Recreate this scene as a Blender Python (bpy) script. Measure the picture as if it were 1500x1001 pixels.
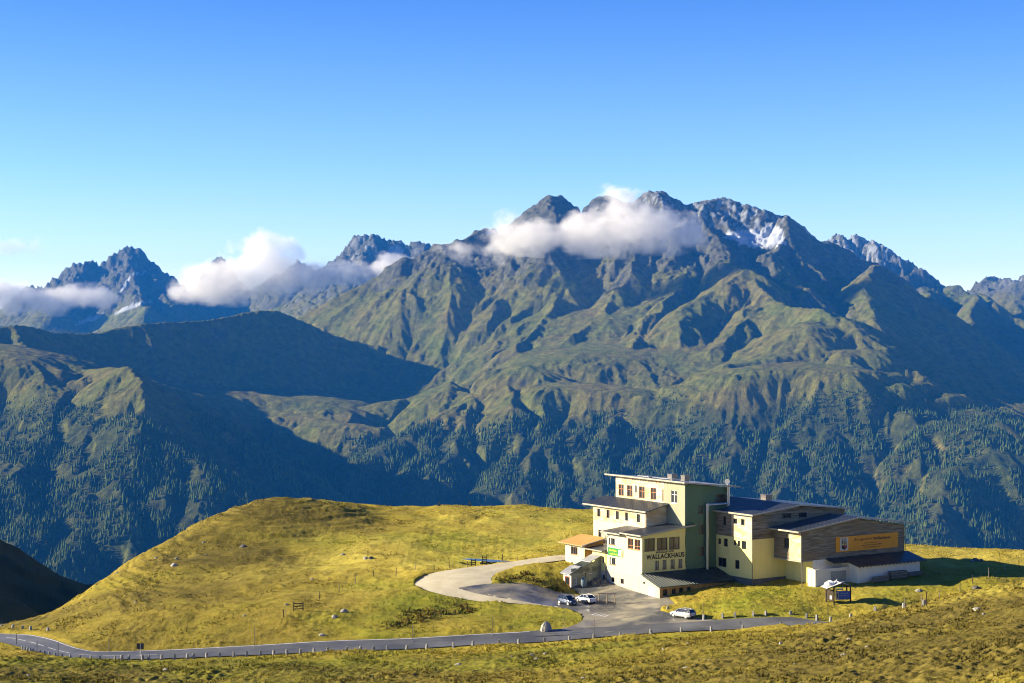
import bpy, bmesh, math, random
import numpy as np
from mathutils import Vector, Matrix
for o in list(bpy.data.objects): bpy.data.objects.remove(o)
scene = bpy.context.scene
C = scene.collection
R = math.radians
# ------------------------------------------------------------------ camera
CAMZ, FOC = 45.0, 2500.0            # eye height over the yard, focal length in photo pixels (1500 wide)
cam_d = bpy.data.cameras.new('camera'); cam = bpy.data.objects.new('camera', cam_d); C.objects.link(cam)
cam_d.lens = 60.0; cam_d.sensor_width = 36.0; cam_d.sensor_fit = 'HORIZONTAL'
cam_d.clip_start = 1.0; cam_d.clip_end = 60000.0
cam.location = (0, 0, CAMZ); cam.rotation_euler = (R(90), 0, 0)
scene.camera = cam
# ------------------------------------------------------------------ sky and sun
SUN_EL, SUN_TH = 19.5, 2.0         # elevation; degrees the sun stands behind the left-hand side
sun_dir = Vector((-math.cos(R(SUN_TH)), math.sin(R(SUN_TH)), 0)) * math.cos(R(SUN_EL)) + Vector((0, 0, math.sin(R(SUN_EL))))
world = bpy.data.worlds.new('World'); scene.world = world; world.use_nodes = True
wt = world.node_tree; bg = wt.nodes['Background']
sky = wt.nodes.new('ShaderNodeTexSky'); sky.sky_type = 'NISHITA'; sky.sun_disc = False
sky.sun_elevation = R(SUN_EL); sky.sun_rotation = math.atan2(sun_dir.x, sun_dir.y)
sky.altitude = 2300; sky.air_density = 1.0; sky.dust_density = 0.0; sky.ozone_density = 3.0
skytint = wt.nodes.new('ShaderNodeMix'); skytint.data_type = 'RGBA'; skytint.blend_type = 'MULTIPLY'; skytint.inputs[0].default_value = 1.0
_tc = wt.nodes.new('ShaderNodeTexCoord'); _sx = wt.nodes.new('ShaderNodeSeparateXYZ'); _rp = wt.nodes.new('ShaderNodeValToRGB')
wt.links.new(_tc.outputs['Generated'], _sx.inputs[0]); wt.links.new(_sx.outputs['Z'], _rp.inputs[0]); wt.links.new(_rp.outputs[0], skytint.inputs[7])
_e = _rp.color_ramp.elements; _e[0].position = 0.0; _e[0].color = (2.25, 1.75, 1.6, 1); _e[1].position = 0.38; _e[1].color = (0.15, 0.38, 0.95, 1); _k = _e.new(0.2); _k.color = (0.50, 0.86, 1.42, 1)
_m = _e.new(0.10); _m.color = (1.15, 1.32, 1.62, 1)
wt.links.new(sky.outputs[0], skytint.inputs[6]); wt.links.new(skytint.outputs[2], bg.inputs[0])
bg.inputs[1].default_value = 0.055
sun_l = bpy.data.lights.new('sun', 'SUN'); sun_l.energy = 5.0; sun_l.angle = R(0.53); sun_l.color = (1.0, 0.86, 0.62)
sun = bpy.data.objects.new('sun', sun_l); C.objects.link(sun)
sun.rotation_euler = sun_dir.to_track_quat('Z', 'Y').to_euler()
scene.view_settings.view_transform = 'Standard'; scene.view_settings.look = 'None'
scene.view_settings.exposure = 1.5; scene.view_settings.gamma = 1.0
scene.render.engine = 'CYCLES'
cy = scene.cycles
cy.max_bounces = 10; cy.diffuse_bounces = 2; cy.glossy_bounces = 2; cy.transmission_bounces = 2; cy.transparent_max_bounces = 8
cy.volume_bounces = 8; cy.volume_step_rate = 0.35; cy.volume_max_steps = 128
cy.filter_width = 1.05; cy.use_denoising = True; cy.use_adaptive_sampling = True; cy.adaptive_threshold = 0.02
# ------------------------------------------------------------------ helpers: maths
rng = np.random.default_rng(7)
def W(px, py, d):                    # photo pixel and distance -> point in the place
    return ((px - 750.0) / FOC * d, d, CAMZ + (500.0 - py) / FOC * d)
def _hash(ix, iy, seed):
    h = (ix * 374761393 + iy * 668265263 + seed * 974634777) & 0xFFFFFFFF
    h = ((h ^ (h >> 13)) * 1274126177) & 0xFFFFFFFF
    return (h ^ (h >> 16)) & 0xFFFFFFFF
def perlin(x, y, seed=0):
    x0 = np.floor(x).astype(np.int64); y0 = np.floor(y).astype(np.int64)
    fx = x - x0; fy = y - y0
    u = fx*fx*fx*(fx*(fx*6-15)+10); v = fy*fy*fy*(fy*(fy*6-15)+10)
    def g(ix, iy, dx, dy):
        a = _hash(ix, iy, seed) * (2*math.pi/4294967296.0)
        return np.cos(a)*dx + np.sin(a)*dy
    a = g(x0, y0, fx, fy); b = g(x0+1, y0, fx-1, fy); c = g(x0, y0+1, fx, fy-1); d = g(x0+1, y0+1, fx-1, fy-1)
    return ((a + (b-a)*u) + ((c + (d-c)*u) - (a + (b-a)*u))*v) * 1.5
def fbm(x, y, octs=4, seed=0, gain=0.5):
    s = 0; a = 1.0
    for i in range(octs):
        s = s + a*perlin(x*2**i + 17.3*i, y*2**i - 9.1*i, seed+i); a *= gain
    return s
def ridged(x, y, octs=4, seed=0, gain=0.5):
    s = 0; a = 1.0
    for i in range(octs):
        s = s + a*(1-2*np.abs(perlin(x*2**i + 3.3*i, y*2**i + 5.1*i, seed+i))); a *= gain
    return s
def sstep(a, b, x):
    t = np.clip((x-a)/(b-a), 0, 1); return t*t*(3-2*t)
class TPS:                           # smooth surface through scattered points
    def __init__(s, P, Z, reg=0.0, scale=1.0, kern='tps'):
        s.k = kern; s.sc = scale; P = np.asarray(P, float)/scale; Z = np.asarray(Z, float); n = len(P)
        s.P = P
        K = s.kern(np.hypot(P[:,None,0]-P[None,:,0], P[:,None,1]-P[None,:,1])) + reg*np.eye(n)
        A = np.zeros((n+3, n+3)); A[:n,:n] = K; A[:n,n] = 1; A[:n,n+1:] = P; A[n,:n] = 1; A[n+1:,:n] = P.T
        s.w = np.linalg.solve(A, np.concatenate([Z, [0,0,0]]))
    def kern(s, r):
        if s.k == 'lin': return -np.sqrt(r*r + 0.0004)
        r = np.maximum(r, 1e-9); return r*r*np.log(r)
    def __call__(s, x, y):
        x = np.asarray(x, float)/s.sc; y = np.asarray(y, float)/s.sc; n = len(s.P)
        out = s.w[n] + s.w[n+1]*x + s.w[n+2]*y
        for i in range(n):
            out = out + s.w[i]*s.kern(np.hypot(x-s.P[i,0], y-s.P[i,1]))
        return out
def bilin(G, x0, y0, step, x, y):
    fx = np.clip((x-x0)/step, 0, G.shape[1]-1.001); fy = np.clip((y-y0)/step, 0, G.shape[0]-1.001)
    ix = fx.astype(int); iy = fy.astype(int); fx = fx-ix; fy = fy-iy
    return (G[iy,ix]*(1-fx)+G[iy,ix+1]*fx)*(1-fy) + (G[iy+1,ix]*(1-fx)+G[iy+1,ix+1]*fx)*fy
# ------------------------------------------------------------------ helpers: objects
def tag(o, label=None, cat=None, group=None, kind=None):
    if label: o['label'] = label
    if cat: o['category'] = cat
    if group: o['group'] = group
    if kind: o['kind'] = kind
    return o
def raw_mesh(name, V, F, mat, smooth=False):    # V (n,3), F (m,k) arrays
    me = bpy.data.meshes.new(name); V = np.asarray(V, np.float32); F = np.asarray(F, np.int32)
    me.vertices.add(len(V)); me.vertices.foreach_set('co', V.ravel())
    k = F.shape[1]; me.loops.add(F.size); me.loops.foreach_set('vertex_index', F.ravel())
    me.polygons.add(len(F)); me.polygons.foreach_set('loop_start', np.arange(0, F.size, k, dtype=np.int32))
    if smooth: me.polygons.foreach_set('use_smooth', np.ones(len(F), bool))
    me.update(calc_edges=True); me.materials.append(mat)
    o = bpy.data.objects.new(name, me); C.objects.link(o); return o
def attr(o, name, arr):
    a = o.data.attributes.new(name, 'FLOAT', 'POINT'); a.data.foreach_set('value', np.asarray(arr, np.float32).ravel())
def grid_faces(nr, nc):
    i = np.arange(nr*nc).reshape(nr, nc)
    return np.stack([i[:-1,:-1].ravel(), i[:-1,1:].ravel(), i[1:,1:].ravel(), i[1:,:-1].ravel()], 1)
# ------------------------------------------------------------------ helpers: materials
class NT:
    def __init__(s, name, rough=0.8, spec=0.3):
        s.m = bpy.data.materials.new(name); s.m.use_nodes = True; s.t = s.m.node_tree
        s.b = s.t.nodes['Principled BSDF']; s.b.inputs['Roughness'].default_value = rough
        s.b.inputs['Specular IOR Level'].default_value = spec
        s.pos = None
    def n(s, typ, **kw):
        nd = s.t.nodes.new(typ)
        for k, v in kw.items(): setattr(nd, k, v)
        return nd
    def link(s, a, b): s.t.links.new(a, b)
    def geo(s):
        if s.pos is None: s.pos = s.n('ShaderNodeNewGeometry')
        return s.pos.outputs['Position']
    def obj(s): return s.n('ShaderNodeTexCoord').outputs['Object']
    def map(s, vec, scale): 
        m = s.n('ShaderNodeMapping'); s.link(vec, m.inputs[0]); m.inputs['Scale'].default_value = scale; return m.outputs[0]
    def noise(s, vec, scale, detail=4, rough=0.55, dist=0.0):
        nd = s.n('ShaderNodeTexNoise'); s.link(vec, nd.inputs['Vector']); nd.inputs['Scale'].default_value = scale
        nd.inputs['Detail'].default_value = detail; nd.inputs['Roughness'].default_value = rough; nd.inputs['Distortion'].default_value = dist
        return nd.outputs['Fac']
    def ramp(s, fac, stops, interp='LINEAR'):
        r = s.n('ShaderNodeValToRGB'); r.color_ramp.interpolation = interp; e = r.color_ramp.elements
        while len(e) < len(stops): e.new(0.5)
        for i, (p, c) in enumerate(stops):
            e[i].position = p; e[i].color = (c[0], c[1], c[2], 1) if hasattr(c, '__len__') else (c, c, c, 1)
        s.link(fac, r.inputs[0]); return r.outputs[0]
    def mix(s, fac, a, b, blend='MIX'):
        m = s.n('ShaderNodeMix', data_type='RGBA', blend_type=blend)
        for inp, v in ((m.inputs[0], fac), (m.inputs[6], a), (m.inputs[7], b)):
            if hasattr(v, 'is_linked') or hasattr(v, 'links'): s.link(v, inp)
            elif hasattr(v, '__len__'): inp.default_value = (v[0], v[1], v[2], 1)
            else: inp.default_value = v
        return m.outputs[2]
    def math(s, op, a, b=0.0, c=0.0):
        m = s.n('ShaderNodeMath', operation=op)
        for inp, v in zip(m.inputs, (a, b, c)):
            if hasattr(v, 'links'): s.link(v, inp)
            else: inp.default_value = v
        return m.outputs[0]
    def at(s, name): return s.n('ShaderNodeAttribute', attribute_name=name).outputs['Fac']
    def col(s, v):
        if hasattr(v, 'links'): s.link(v, s.b.inputs['Base Color'])
        else: s.b.inputs['Base Color'].default_value = (v[0], v[1], v[2], 1)
        return s
    def bump(s, h, dist=0.1, strength=1.0):
        b = s.n('ShaderNodeBump'); s.link(h, b.inputs['Height']); b.inputs['Distance'].default_value = dist
        b.inputs['Strength'].default_value = strength; s.link(b.outputs[0], s.b.inputs['Normal']); return s
HAZE_COL=(0.03,0.30,1.0,1); HAZE_D=2.4e-5
# ================================================================== THE FAR MOUNTAINS
def mountain_heights():
    K = 1000.0
    # broad body of the land: (px, py, km)
    base = [  # central massif, upper body
        (850,450,8.4),(950,440,8.4),(760,470,8.2),(800,500,7.8),(900,500,7.7),(1000,490,7.7),(1080,500,7.5),(1150,492,7.6),
        (700,560,7.4),(900,540,7.3),(1000,560,7.2),(1100,527,7.25),(1180,522,7.35),(1250,505,7.4),(1350,548,7.6),(1450,572,7.6),(1560,590,7.3),
        (1280,450,9.0),(1380,500,8.9),(1330,520,8.2),(1450,545,8.6),(1530,560,8.6),(640,530,8.6),(660,480,8.7),(560,500,8.8),(740,540,7.4),(840,545,7.35),(1160,530,7.05),(1260,540,6.95),(1060,548,7.0),
        # slope under the terrace
        (800,620,6.7),(900,630,6.6),(1000,630,6.5),(1100,620,6.55),(1200,610,6.6),(1300,620,6.5),(1400,630,6.4),(1490,650,6.3),(1600,660,6.2),
        (620,650,6.6),(560,700,6.2),(700,700,6.2),(850,710,6.1),(1000,710,6.05),(1150,710,6.05),(1300,710,5.95),(1450,720,5.85),(1600,730,5.8),
        (600,790,5.7),(800,800,5.6),(1000,800,5.55),(1200,800,5.5),(1400,800,5.4),(1600,800,5.4),
        # alp between the left ridge and the massif
        (230,556,7.5),(300,566,7.5),(400,578,7.6),(480,590,7.5),(540,600,7.35),(360,600,7.15),(450,615,7.0),(520,625,6.95),(590,630,6.9),(620,615,7.2),
        (420,650,6.6),(500,660,6.5),(380,670,6.3),
        (470,720,6.0),(520,735,5.9),(440,760,5.6),
        # left near mountain, lit side
        (0,560,6.2),(80,575,6.0),(0,620,5.7),(110,640,5.6),(0,700,5.3),(100,730,5.2),(200,720,5.25),(300,720,5.4),(380,760,5.2),
        (50,790,4.9),(200,820,4.8),(330,830,4.8),(-150,560,6.2),(-150,700,5.2),(-100,820,4.7),
        (300,640,6.1),(380,690,5.9),(440,730,5.7)]
    P = []; Z = []
    for px, py, d in base:
        if py >= 610: d += .38
        elif px > 640 and py < 505: d += .22
        x, y, z = W(px, py, d*K); P.append((x, y)); Z.append(z)
    for x in range(-7000, 7001, 1400):               # valley floor in front, low land behind
        for y, z in ((1500,-700),(2600,-730),(3800,-720),(11500,-100),(14500,0),(17500,100)):
            if y == 3800 and abs(x) > 5000: continue
            P.append((x, y)); Z.append(z)
    for x, y, z in ((-4800,5200,-100),(-4600,8500,250),(-6500,7000,150),(5200,7000,-200),(6800,8500,200),(5200,9800,300),(-5500,10500,200)): P.append((x,y)); Z.append(z)
    base_f = TPS(P, Z, reg=0.002, scale=1000.0)
    X0, X1, Y0, Y1, ST = -7600, 7600, 1400, 18500, 20.0
    gx = np.arange(X0, X1+1, ST); gy = np.arange(Y0, Y1+1, ST)
    c = 5                                            # coarse evaluation of the broad body, then upsampled
    cx = np.arange(X0, X1+c*ST+1, c*ST); cyy = np.arange(Y0, Y1+c*ST+1, c*ST)
    CX, CY = np.meshgrid(cx, cyy); CB = base_f(CX, CY)
    GX, GY = np.meshgrid(gx, gy)
    H = np.maximum(bilin(CB, X0, Y0, c*ST, GX, GY), -735 + 12*perlin(GX/400, GY/400, 5))
    # crests: points, (near slope, width of it, far slope), roughness of the crest line
    RG = [
     ([(440,463,9.2),(480,441,9.2),(520,420,9.2),(545,405,9.2),(570,388,9.2),(590,372,9.2),(608,378,9.2),(625,368,9.25),(640,355,9.3),(690,346,9.4),(703,334,9.45),(722,332,9.5),(737,342,9.5),(760,322,9.55),(775,309,9.6),(790,294,9.6),(805,283,9.6),(820,287,9.6),(838,303,9.6),(850,314,9.6),(862,300,9.65),(876,288,9.7),(890,282,9.7),(905,292,9.7),(930,293,9.7),(948,282,9.7),(962,277,9.7),(985,292,9.7),(1005,297,9.7),(1030,292,9.7),(1060,287,9.7),(1085,297,9.65),(1110,304,9.6),(1150,315,9.55),(1175,331,9.65),(1215,354,9.85),(1281,384,10.1),(1330,408,10.3),(1360,445,10.35),(1400,466,10.5),(1450,484,10.65),(1500,512,10.8),(1560,540,10.9),(1650,580,11.5)], (1.05,180,.66), 16),
     ([(1190,370,12.8),(1221,357,12.8),(1229,348,12.8),(1238,353,12.8),(1251,348,12.8),(1267,361,12.7),(1275,355,12.7),(1290,372,12.6),(1320,385,12.5),(1340,395,12.4),(1383,418,12.3),(1399,417,12.2),(1416,428,12.1),(1440,440,12.0)], (.75,600,.5), 12),
     ([(1416,434,14),(1435,420,14),(1452,408,14),(1462,413,14),(1482,412,13.6),(1500,407,13.4),(1530,400,13.4),(1580,420,13.2),(1650,400,13)], (.7,700,.5), 12),
     ([(1345,424,11.7),(1357,417,11.7),(1375,426,11.6),(1405,431,11.6),(1432,427,11.5),(1460,440,10.9),(1490,462,10.8),(1540,480,10.6),(1620,510,10.5)], (.85,300,.6), 10),
     ([(1357,420,11.7),(1350,445,10.9),(1352,470,10.6)], (.9,200,.7), 8), ([(1432,428,11),(1420,455,10.7),(1425,480,10.4)], (.9,200,.7), 8),
     # far massif left and the range behind the clouds
     ([(-160,420,15.5),(-90,440,15.2),(-40,446,15),(0,452,15),(42,420,15),(68,420,15),(84,408,15),(100,397,15),(117,386,15),(124,388,15),(132,383,15),(146,398,15),(154,390,15),(163,385,15),(172,370,15),(183,363,15),(206,370,15),(213,380,15),(222,385,15),(232,402,15),(243,410,15),(255,407,15),(262,416,15),(270,440,15),(295,425,15.2),(314,386,15.5),(321,378,15.5),(327,386,15.4),(340,415,15.4),(360,430,15),(420,400,14.5),(440,384,14),(452,392,14),(475,396,14),(490,383,13.8),(503,370,13.6),(522,351,13.5),(545,345,13.5),(560,352,13.5),(580,352,13.5),(600,361,13.5),(612,353,13.5),(630,364,13.4),(660,380,13.2),(700,390,13)], (1.25,330,.6), 26),
     ([(183,364,15),(190,395,14.6),(200,430,14),(215,450,13.4)], (.9,300,.7), 20), ([(132,384,15),(110,410,14.6),(80,440,14)], (.9,300,.7), 20),
     ([(222,386,15),(235,420,14.4),(250,445,13.8)], (.9,300,.7), 20), ([(545,346,13.5),(535,375,13.2),(520,400,12.8)], (.9,300,.7), 16), ([(430,470,12),(330,480,12),(200,485,12.4),(60,480,12.6),(-60,470,12.6)], (.6,300,.5), 16),
     # dark ridge left, its face towards the alp
     ([(-120,500,7.2),(-40,486,7.2),(0,478,7.25),(30,472,7.3),(48,474,7.35),(80,483,7.45),(115,485,7.55),(140,484,7.6),(165,478,7.65),(210,470,7.75),(250,468,7.87),(300,465,8.0),(335,459,8.1),(350,455,8.15),(375,451,8.22),(405,450,8.3),(430,460,8.38),(470,480,8.45),(520,497,8.5),(560,510,8.5),(590,533,8.45),(620,547,8.4),(655,556,8.3)], (.9,700,.85), 7),
     # left near spur
     ([(30,473,7.3),(36,500,7.15),(45,522,6.95),(62,545,6.75),(85,548,6.7),(120,537,6.5),(160,534,6.3),(187,532,6.15),(205,555,6.0),(212,590,5.85),(222,622,5.7),(250,648,5.6),(290,670,5.5),(330,705,5.4),(372,745,5.2),(400,790,5.0)], (.62,300,.72), 6),
     ([(187,532,6.15),(240,568,6.1),(300,607,6.0),(345,632,5.95),(400,668,5.9),(460,705,5.8)], (.6,200,.75), 4),
     ([(120,537,6.5),(90,580,6.1),(50,640,5.7),(20,690,5.4),(-10,740,5.1)], (.6,200,.7), 5), ([(160,534,6.3),(140,600,5.9),(110,660,5.6),(85,720,5.3),(60,780,4.95)], (.6,150,.75), 5),
     ([(212,590,5.85),(190,640,5.55),(170,700,5.3),(160,760,5.05),(150,830,4.8)], (.6,150,.75), 5), ([(250,648,5.6),(245,700,5.35),(235,750,5.1),(225,810,4.85)], (.6,150,.75), 5),
     # spurs of the central massif
     ([(640,356,9.3),(665,385,9.1),(655,415,9.0),(620,445,8.95),(580,475,8.9),(545,500,8.85),(540,530,8.75)], (.7,250,.7), 10),
     ([(690,346,9.4),(715,380,9.15),(742,410,8.9),(728,440,8.7),(715,470,8.5)], (.85,300,.8), 12),
     ([(805,284,9.6),(800,340,9.25),(820,390,8.95),(835,415,8.75),(790,470,8.3),(755,500,8.0)], (.8,300,.65), 12),
     ([(905,290,9.7),(915,350,9.2),(925,400,8.8),(885,450,8.4),(850,480,8.1),(830,520,7.7)], (.8,200,.6), 12),
     ([(962,278,9.7),(985,345,9.2),(1010,385,8.9),(980,430,8.5),(940,470,8.1),(920,510,7.7)], (.8,200,.6), 12),
     ([(1030,293,9.7),(1045,345,9.2),(1070,385,8.75),(1095,391,8.45),(1120,425,8.15),(1160,446,7.85),(1205,448,7.65),(1238,470,7.5),(1262,500,7.35)], (.7,300,.62), 8),
     ([(1095,391,8.45),(1050,420,8.3),(1010,445,8.15),(990,480,7.85)], (.5,120,.9), 8),
     ([(1150,315,9.5),(1152,345,9.25),(1122,372,9.0),(1150,400,8.7),(1180,420,8.4)], (.8,250,.7), 10),
     ([(1281,384,8.9),(1270,430,8.4),(1280,470,8.0)], (.7,200,.7), 8),
     # knoll and terrace rim
     ([(742,548,7.3),(757,535,7.3),(775,530,7.3),(800,540,7.25),(830,553,7.2)], (.45,120,.9), 3),
     ([(655,556,7.5),(690,575,7.2),(650,603,6.95),(600,632,6.75),(560,650,6.55),(530,675,6.4),(508,697,6.25),(515,740,6.0),(520,800,5.7)], (.45,120,.8), 4),
     ([(830,556,7.15),(900,562,7.05),(960,570,7.0),(1000,573,6.95),(1045,556,6.95),(1090,538,6.95),(1130,530,6.95),(1180,527,6.95),(1250,536,6.9),(1290,549,6.85),(1340,566,6.8),(1400,590,6.7),(1500,640,6.5)], (.14,200,.8), 3),
     # ribs under the terrace
     ([(742,560,7.1),(750,590,6.85),(760,640,6.6),(735,690,6.3),(700,750,5.9)], (.6,100,.8), 5), ([(690,578,7.1),(680,620,6.8),(650,670,6.45),(600,730,6.0),(575,770,5.8)], (.6,100,.8), 5),
     ([(850,556,7.1),(835,600,6.8),(810,650,6.5),(825,700,6.2),(800,760,5.8)], (.6,80,.85), 5), ([(925,566,7.0),(900,610,6.7),(870,660,6.4),(885,720,6.05)], (.6,80,.85), 5),
     ([(1000,574,6.95),(975,620,6.65),(955,670,6.35),(930,730,5.95)], (.6,80,.85), 5), ([(1060,550,6.95),(1060,590,6.7),(1045,640,6.45),(1010,690,6.15),(980,760,5.8)], (.6,80,.85), 5),
     ([(1130,532,6.95),(1135,580,6.65),(1110,640,6.4),(1090,700,6.1)], (.6,80,.85), 5), ([(1190,530,6.95),(1200,575,6.7),(1175,630,6.4),(1160,690,6.1),(1120,750,5.8)], (.6,80,.85), 5),
     ([(1250,538,6.9),(1255,590,6.6),(1225,640,6.35),(1215,700,6.05)], (.6,80,.85), 5),
     ([(1290,560,6.8),(1340,605,6.5),(1380,614,6.35),(1430,620,6.25),(1500,650,6.1)], (.3,120,.75), 4), ([(1380,615,6.35),(1340,650,6.15),(1325,700,5.95)], (.6,80,.85), 5),
     ([(1500,652,6.1),(1440,660,6.0),(1395,680,5.9),(1378,710,5.75),(1370,760,5.5)], (.5,100,.85), 5), ([(1380,580,7.2),(1440,596,7.1),(1500,610,7.0),(1580,640,6.8)], (.4,120,.6), 5),
     ([(1230,460,7.6),(1180,470,7.5),(1150,490,7.45)], (.3,100,.5), 4),
     ([(650,603,6.95),(625,650,6.6),(590,690,6.3),(555,740,6.0),(540,800,5.7)], (.6,80,.85), 5), ([(790,545,7.2),(795,600,6.85),(780,660,6.45),(765,720,6.1),(745,790,5.75)], (.6,80,.85), 5),
     ([(850,610,6.75),(850,670,6.4),(855,730,6.05),(840,800,5.7)], (.6,60,.85), 5), ([(885,720,6.05),(880,800,5.6)], (.6,60,.85), 5), ([(925,650,6.5),(915,700,6.2),(925,760,5.85)], (.6,60,.85), 5),
     ([(1010,690,6.15),(1020,760,5.75),(1015,820,5.5)], (.6,60,.85), 5), ([(1025,570,6.95),(1015,620,6.6),(985,680,6.25)], (.6,60,.85), 5), ([(1095,545,6.95),(1090,600,6.6),(1065,660,6.3),(1055,730,5.95),(1045,800,5.6)], (.6,60,.85), 5),
     ([(1160,530,6.95),(1165,580,6.65),(1145,640,6.35),(1130,690,6.1)], (.6,60,.85), 5), ([(1215,540,6.95),(1235,590,6.6),(1205,650,6.3),(1185,720,5.95),(1180,800,5.55)], (.6,60,.85), 5),
     ([(1290,560,6.85),(1290,610,6.55),(1265,660,6.25),(1255,730,5.9),(1250,800,5.5)], (.6,60,.85), 5), ([(1325,700,5.95),(1310,770,5.6)], (.6,60,.85), 5), ([(1500,700,5.95),(1450,730,5.8),(1440,800,5.4)], (.6,60,.85), 5),
     ([(60,560,6.6),(40,610,6.1),(5,660,5.6),(-20,720,5.2)], (.6,100,.8), 5), ([(290,670,5.5),(300,720,5.2),(290,780,4.95)], (.6,80,.85), 5), ([(330,705,5.4),(345,760,5.1),(340,810,4.9)], (.6,80,.85), 5),
     ([(110,660,5.6),(130,710,5.3),(120,780,4.95),(100,840,4.7)], (.6,80,.85), 5), ([(20,690,5.4),(30,760,5.0),(20,830,4.7)], (.6,80,.85), 5), ([(170,700,5.3),(195,760,5.0),(195,830,4.75)], (.6,80,.85), 5),
     # streaked upper slopes
     ([(865,400,9.0),(840,440,8.65),(790,490,8.25),(730,530,7.9),(680,560,7.6)], (.5,80,.8), 8), ([(1000,400,8.9),(960,440,8.5),(900,490,8.1),(850,530,7.7)], (.5,80,.8), 8),
     ([(1050,420,8.4),(1020,465,8.1),(960,510,7.75),(920,545,7.4)], (.5,80,.8), 6), ([(1120,425,8.15),(1100,460,7.95),(1060,500,7.65),(1020,540,7.3)], (.4,80,.8), 6),
     ([(765,400,9.1),(770,440,8.75),(745,480,8.4),(700,520,8.1)], (.6,80,.8), 8), ([(590,385,9.2),(570,430,9.05),(530,455,8.95),(480,475,8.9)], (.6,80,.8), 8),
     # swells of the alp
     ([(240,553,7.45),(300,566,7.5),(370,572,7.5),(440,582,7.45),(500,592,7.35)], (.25,150,.6), 4), ([(270,575,7.25),(330,590,7.2),(400,598,7.25),(470,610,7.1),(530,618,7.0)], (.3,100,.7), 4),
     ([(560,585,7.5),(600,580,7.6),(650,560,7.6)], (.3,150,.5), 4)]
    r2 = np.random.default_rng(3)
    for pts, (s0, w, s1), jag in RG:
        Q = [W(px, py, d*K) for px, py, d in pts]
        D = [Q[0]]
        for a, b in zip(Q[:-1], Q[1:]):
            L = math.hypot(a[0]-b[0], a[1]-b[1]); n = max(1, int(L/90))
            for i in range(1, n+1):
                t = i/n; p = [a[k]+(b[k]-a[k])*t for k in range(3)]
                if i < n: p[0] += r2.normal()*12; p[1] += r2.normal()*25; p[2] += r2.normal()*jag*.6 - jag*.3
                D.append(tuple(p))
        for a, b in zip(D[:-1], D[1:]):
            rad = min(2200.0, max(500.0, (max(a[2], b[2]) + 760)/min(s0, s1)))
            ix0 = max(0, int((min(a[0],b[0])-rad-X0)/ST)); ix1 = min(len(gx), int((max(a[0],b[0])+rad-X0)/ST)+2)
            iy0 = max(0, int((min(a[1],b[1])-rad-Y0)/ST)); iy1 = min(len(gy), int((max(a[1],b[1])+rad-Y0)/ST)+2)
            if ix1 <= ix0 or iy1 <= iy0: continue
            x = gx[ix0:ix1][None,:]; y = gy[iy0:iy1][:,None]
            dx, dy = b[0]-a[0], b[1]-a[1]; L2 = dx*dx+dy*dy+1e-6
            t = np.clip(((x-a[0])*dx+(y-a[1])*dy)/L2, 0, 1)
            dd = np.hypot(x-a[0]-t*dx, y-a[1]-t*dy)
            h = a[2]+(b[2]-a[2])*t - s0*np.minimum(dd, w) - s1*np.maximum(dd-w, 0) - np.maximum(dd-rad*.6, 0)*2
            sub = H[iy0:iy1, ix0:ix1]; np.maximum(sub, h, out=sub)
    return H, X0, Y0, ST
MH, MX0, MY0, MST = mountain_heights()
MGY, MGX = np.gradient(MH, MST)
def blur(A, n):
    for _ in range(n):
        A = (np.roll(A,1,0)+np.roll(A,-1,0)+2*A)/4; A = (np.roll(A,1,1)+np.roll(A,-1,1)+2*A)/4
    return A
MGXs, MGYs = blur(MGX, 4), blur(MGY, 4)
def erode(x, y, gx, gy, amp0=1.0, crest=1.0):
    """gullies that run down the slope: oriented waves, each octave bent by the one before"""
    h = np.zeros_like(x); hx = np.zeros_like(x); hy = np.zeros_like(x)
    wl = 460.0; a = 1.0
    for o in range(6):
        sx, sy = gx + hx*1.1, gy + hy*1.1
        sl = np.hypot(sx, sy) + 1e-4; dx, dy = -sy/sl, sx/sl
        st = sstep(0.08, 0.55, np.hypot(gx, gy))
        px, py = x/wl, y/wl; ix, iy = np.floor(px).astype(np.int64), np.floor(py).astype(np.int64)
        cs = np.zeros_like(x); sn = np.zeros_like(x); ws = np.zeros_like(x)
        for i in (-1, 0, 1):
            for j in (-1, 0, 1):
                hh = _hash(ix+i, iy+j, 90+o); ox = (hh & 0xFFFF)/65536.0; oy = (hh >> 16)/65536.0
                vx, vy = px-(ix+i+ox), py-(iy+j+oy); ac = vx*dx+vy*dy; w = np.exp(-ac*ac*2.4-(vx*vx+vy*vy-ac*ac)*1.15)
                ph = (vx*dx+vy*dy)*2*math.pi + (hh % 628)/100.0
                cs += np.cos(ph)*w; sn += np.sin(ph)*w; ws += w
        cs /= ws; sn /= ws; mg_ = np.sqrt(cs*cs+sn*sn); cs = .4*cs + .6*mg_*(1-2*np.sqrt(np.clip(.5-.5*cs/(mg_+1e-6), 0, 1)))
        k = wl*0.075*a*st*amp0*(crest if o < 3 else 1.0)*(.55 if o < 1 else .9)
        h += k*cs; hx += -k*sn*dx*2*math.pi/wl; hy += -k*sn*dy*2*math.pi/wl
        wl *= 0.5; a *= 1.04
    return h
NC, NR = 1200, 1200
u = np.linspace(-0.47, 0.47, NC)
rowY = np.concatenate([np.linspace(1450, 4300, 40, endpoint=False), np.exp(np.linspace(math.log(4300), math.log(10400), 790, endpoint=False)), np.linspace(10400, 17800, NR-830)])
U, YY = np.meshgrid(u, rowY); XX = U*YY
wx = XX + 14*perlin(XX/400, YY/400, 1) + 12*perlin(XX/170, YY/170, 2); wy = YY + 60*perlin(XX/500, YY/500, 3) + 22*perlin(XX/170, YY/170, 4)
fade = sstep(.30, .36, np.abs(U))*0 + 1
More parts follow.
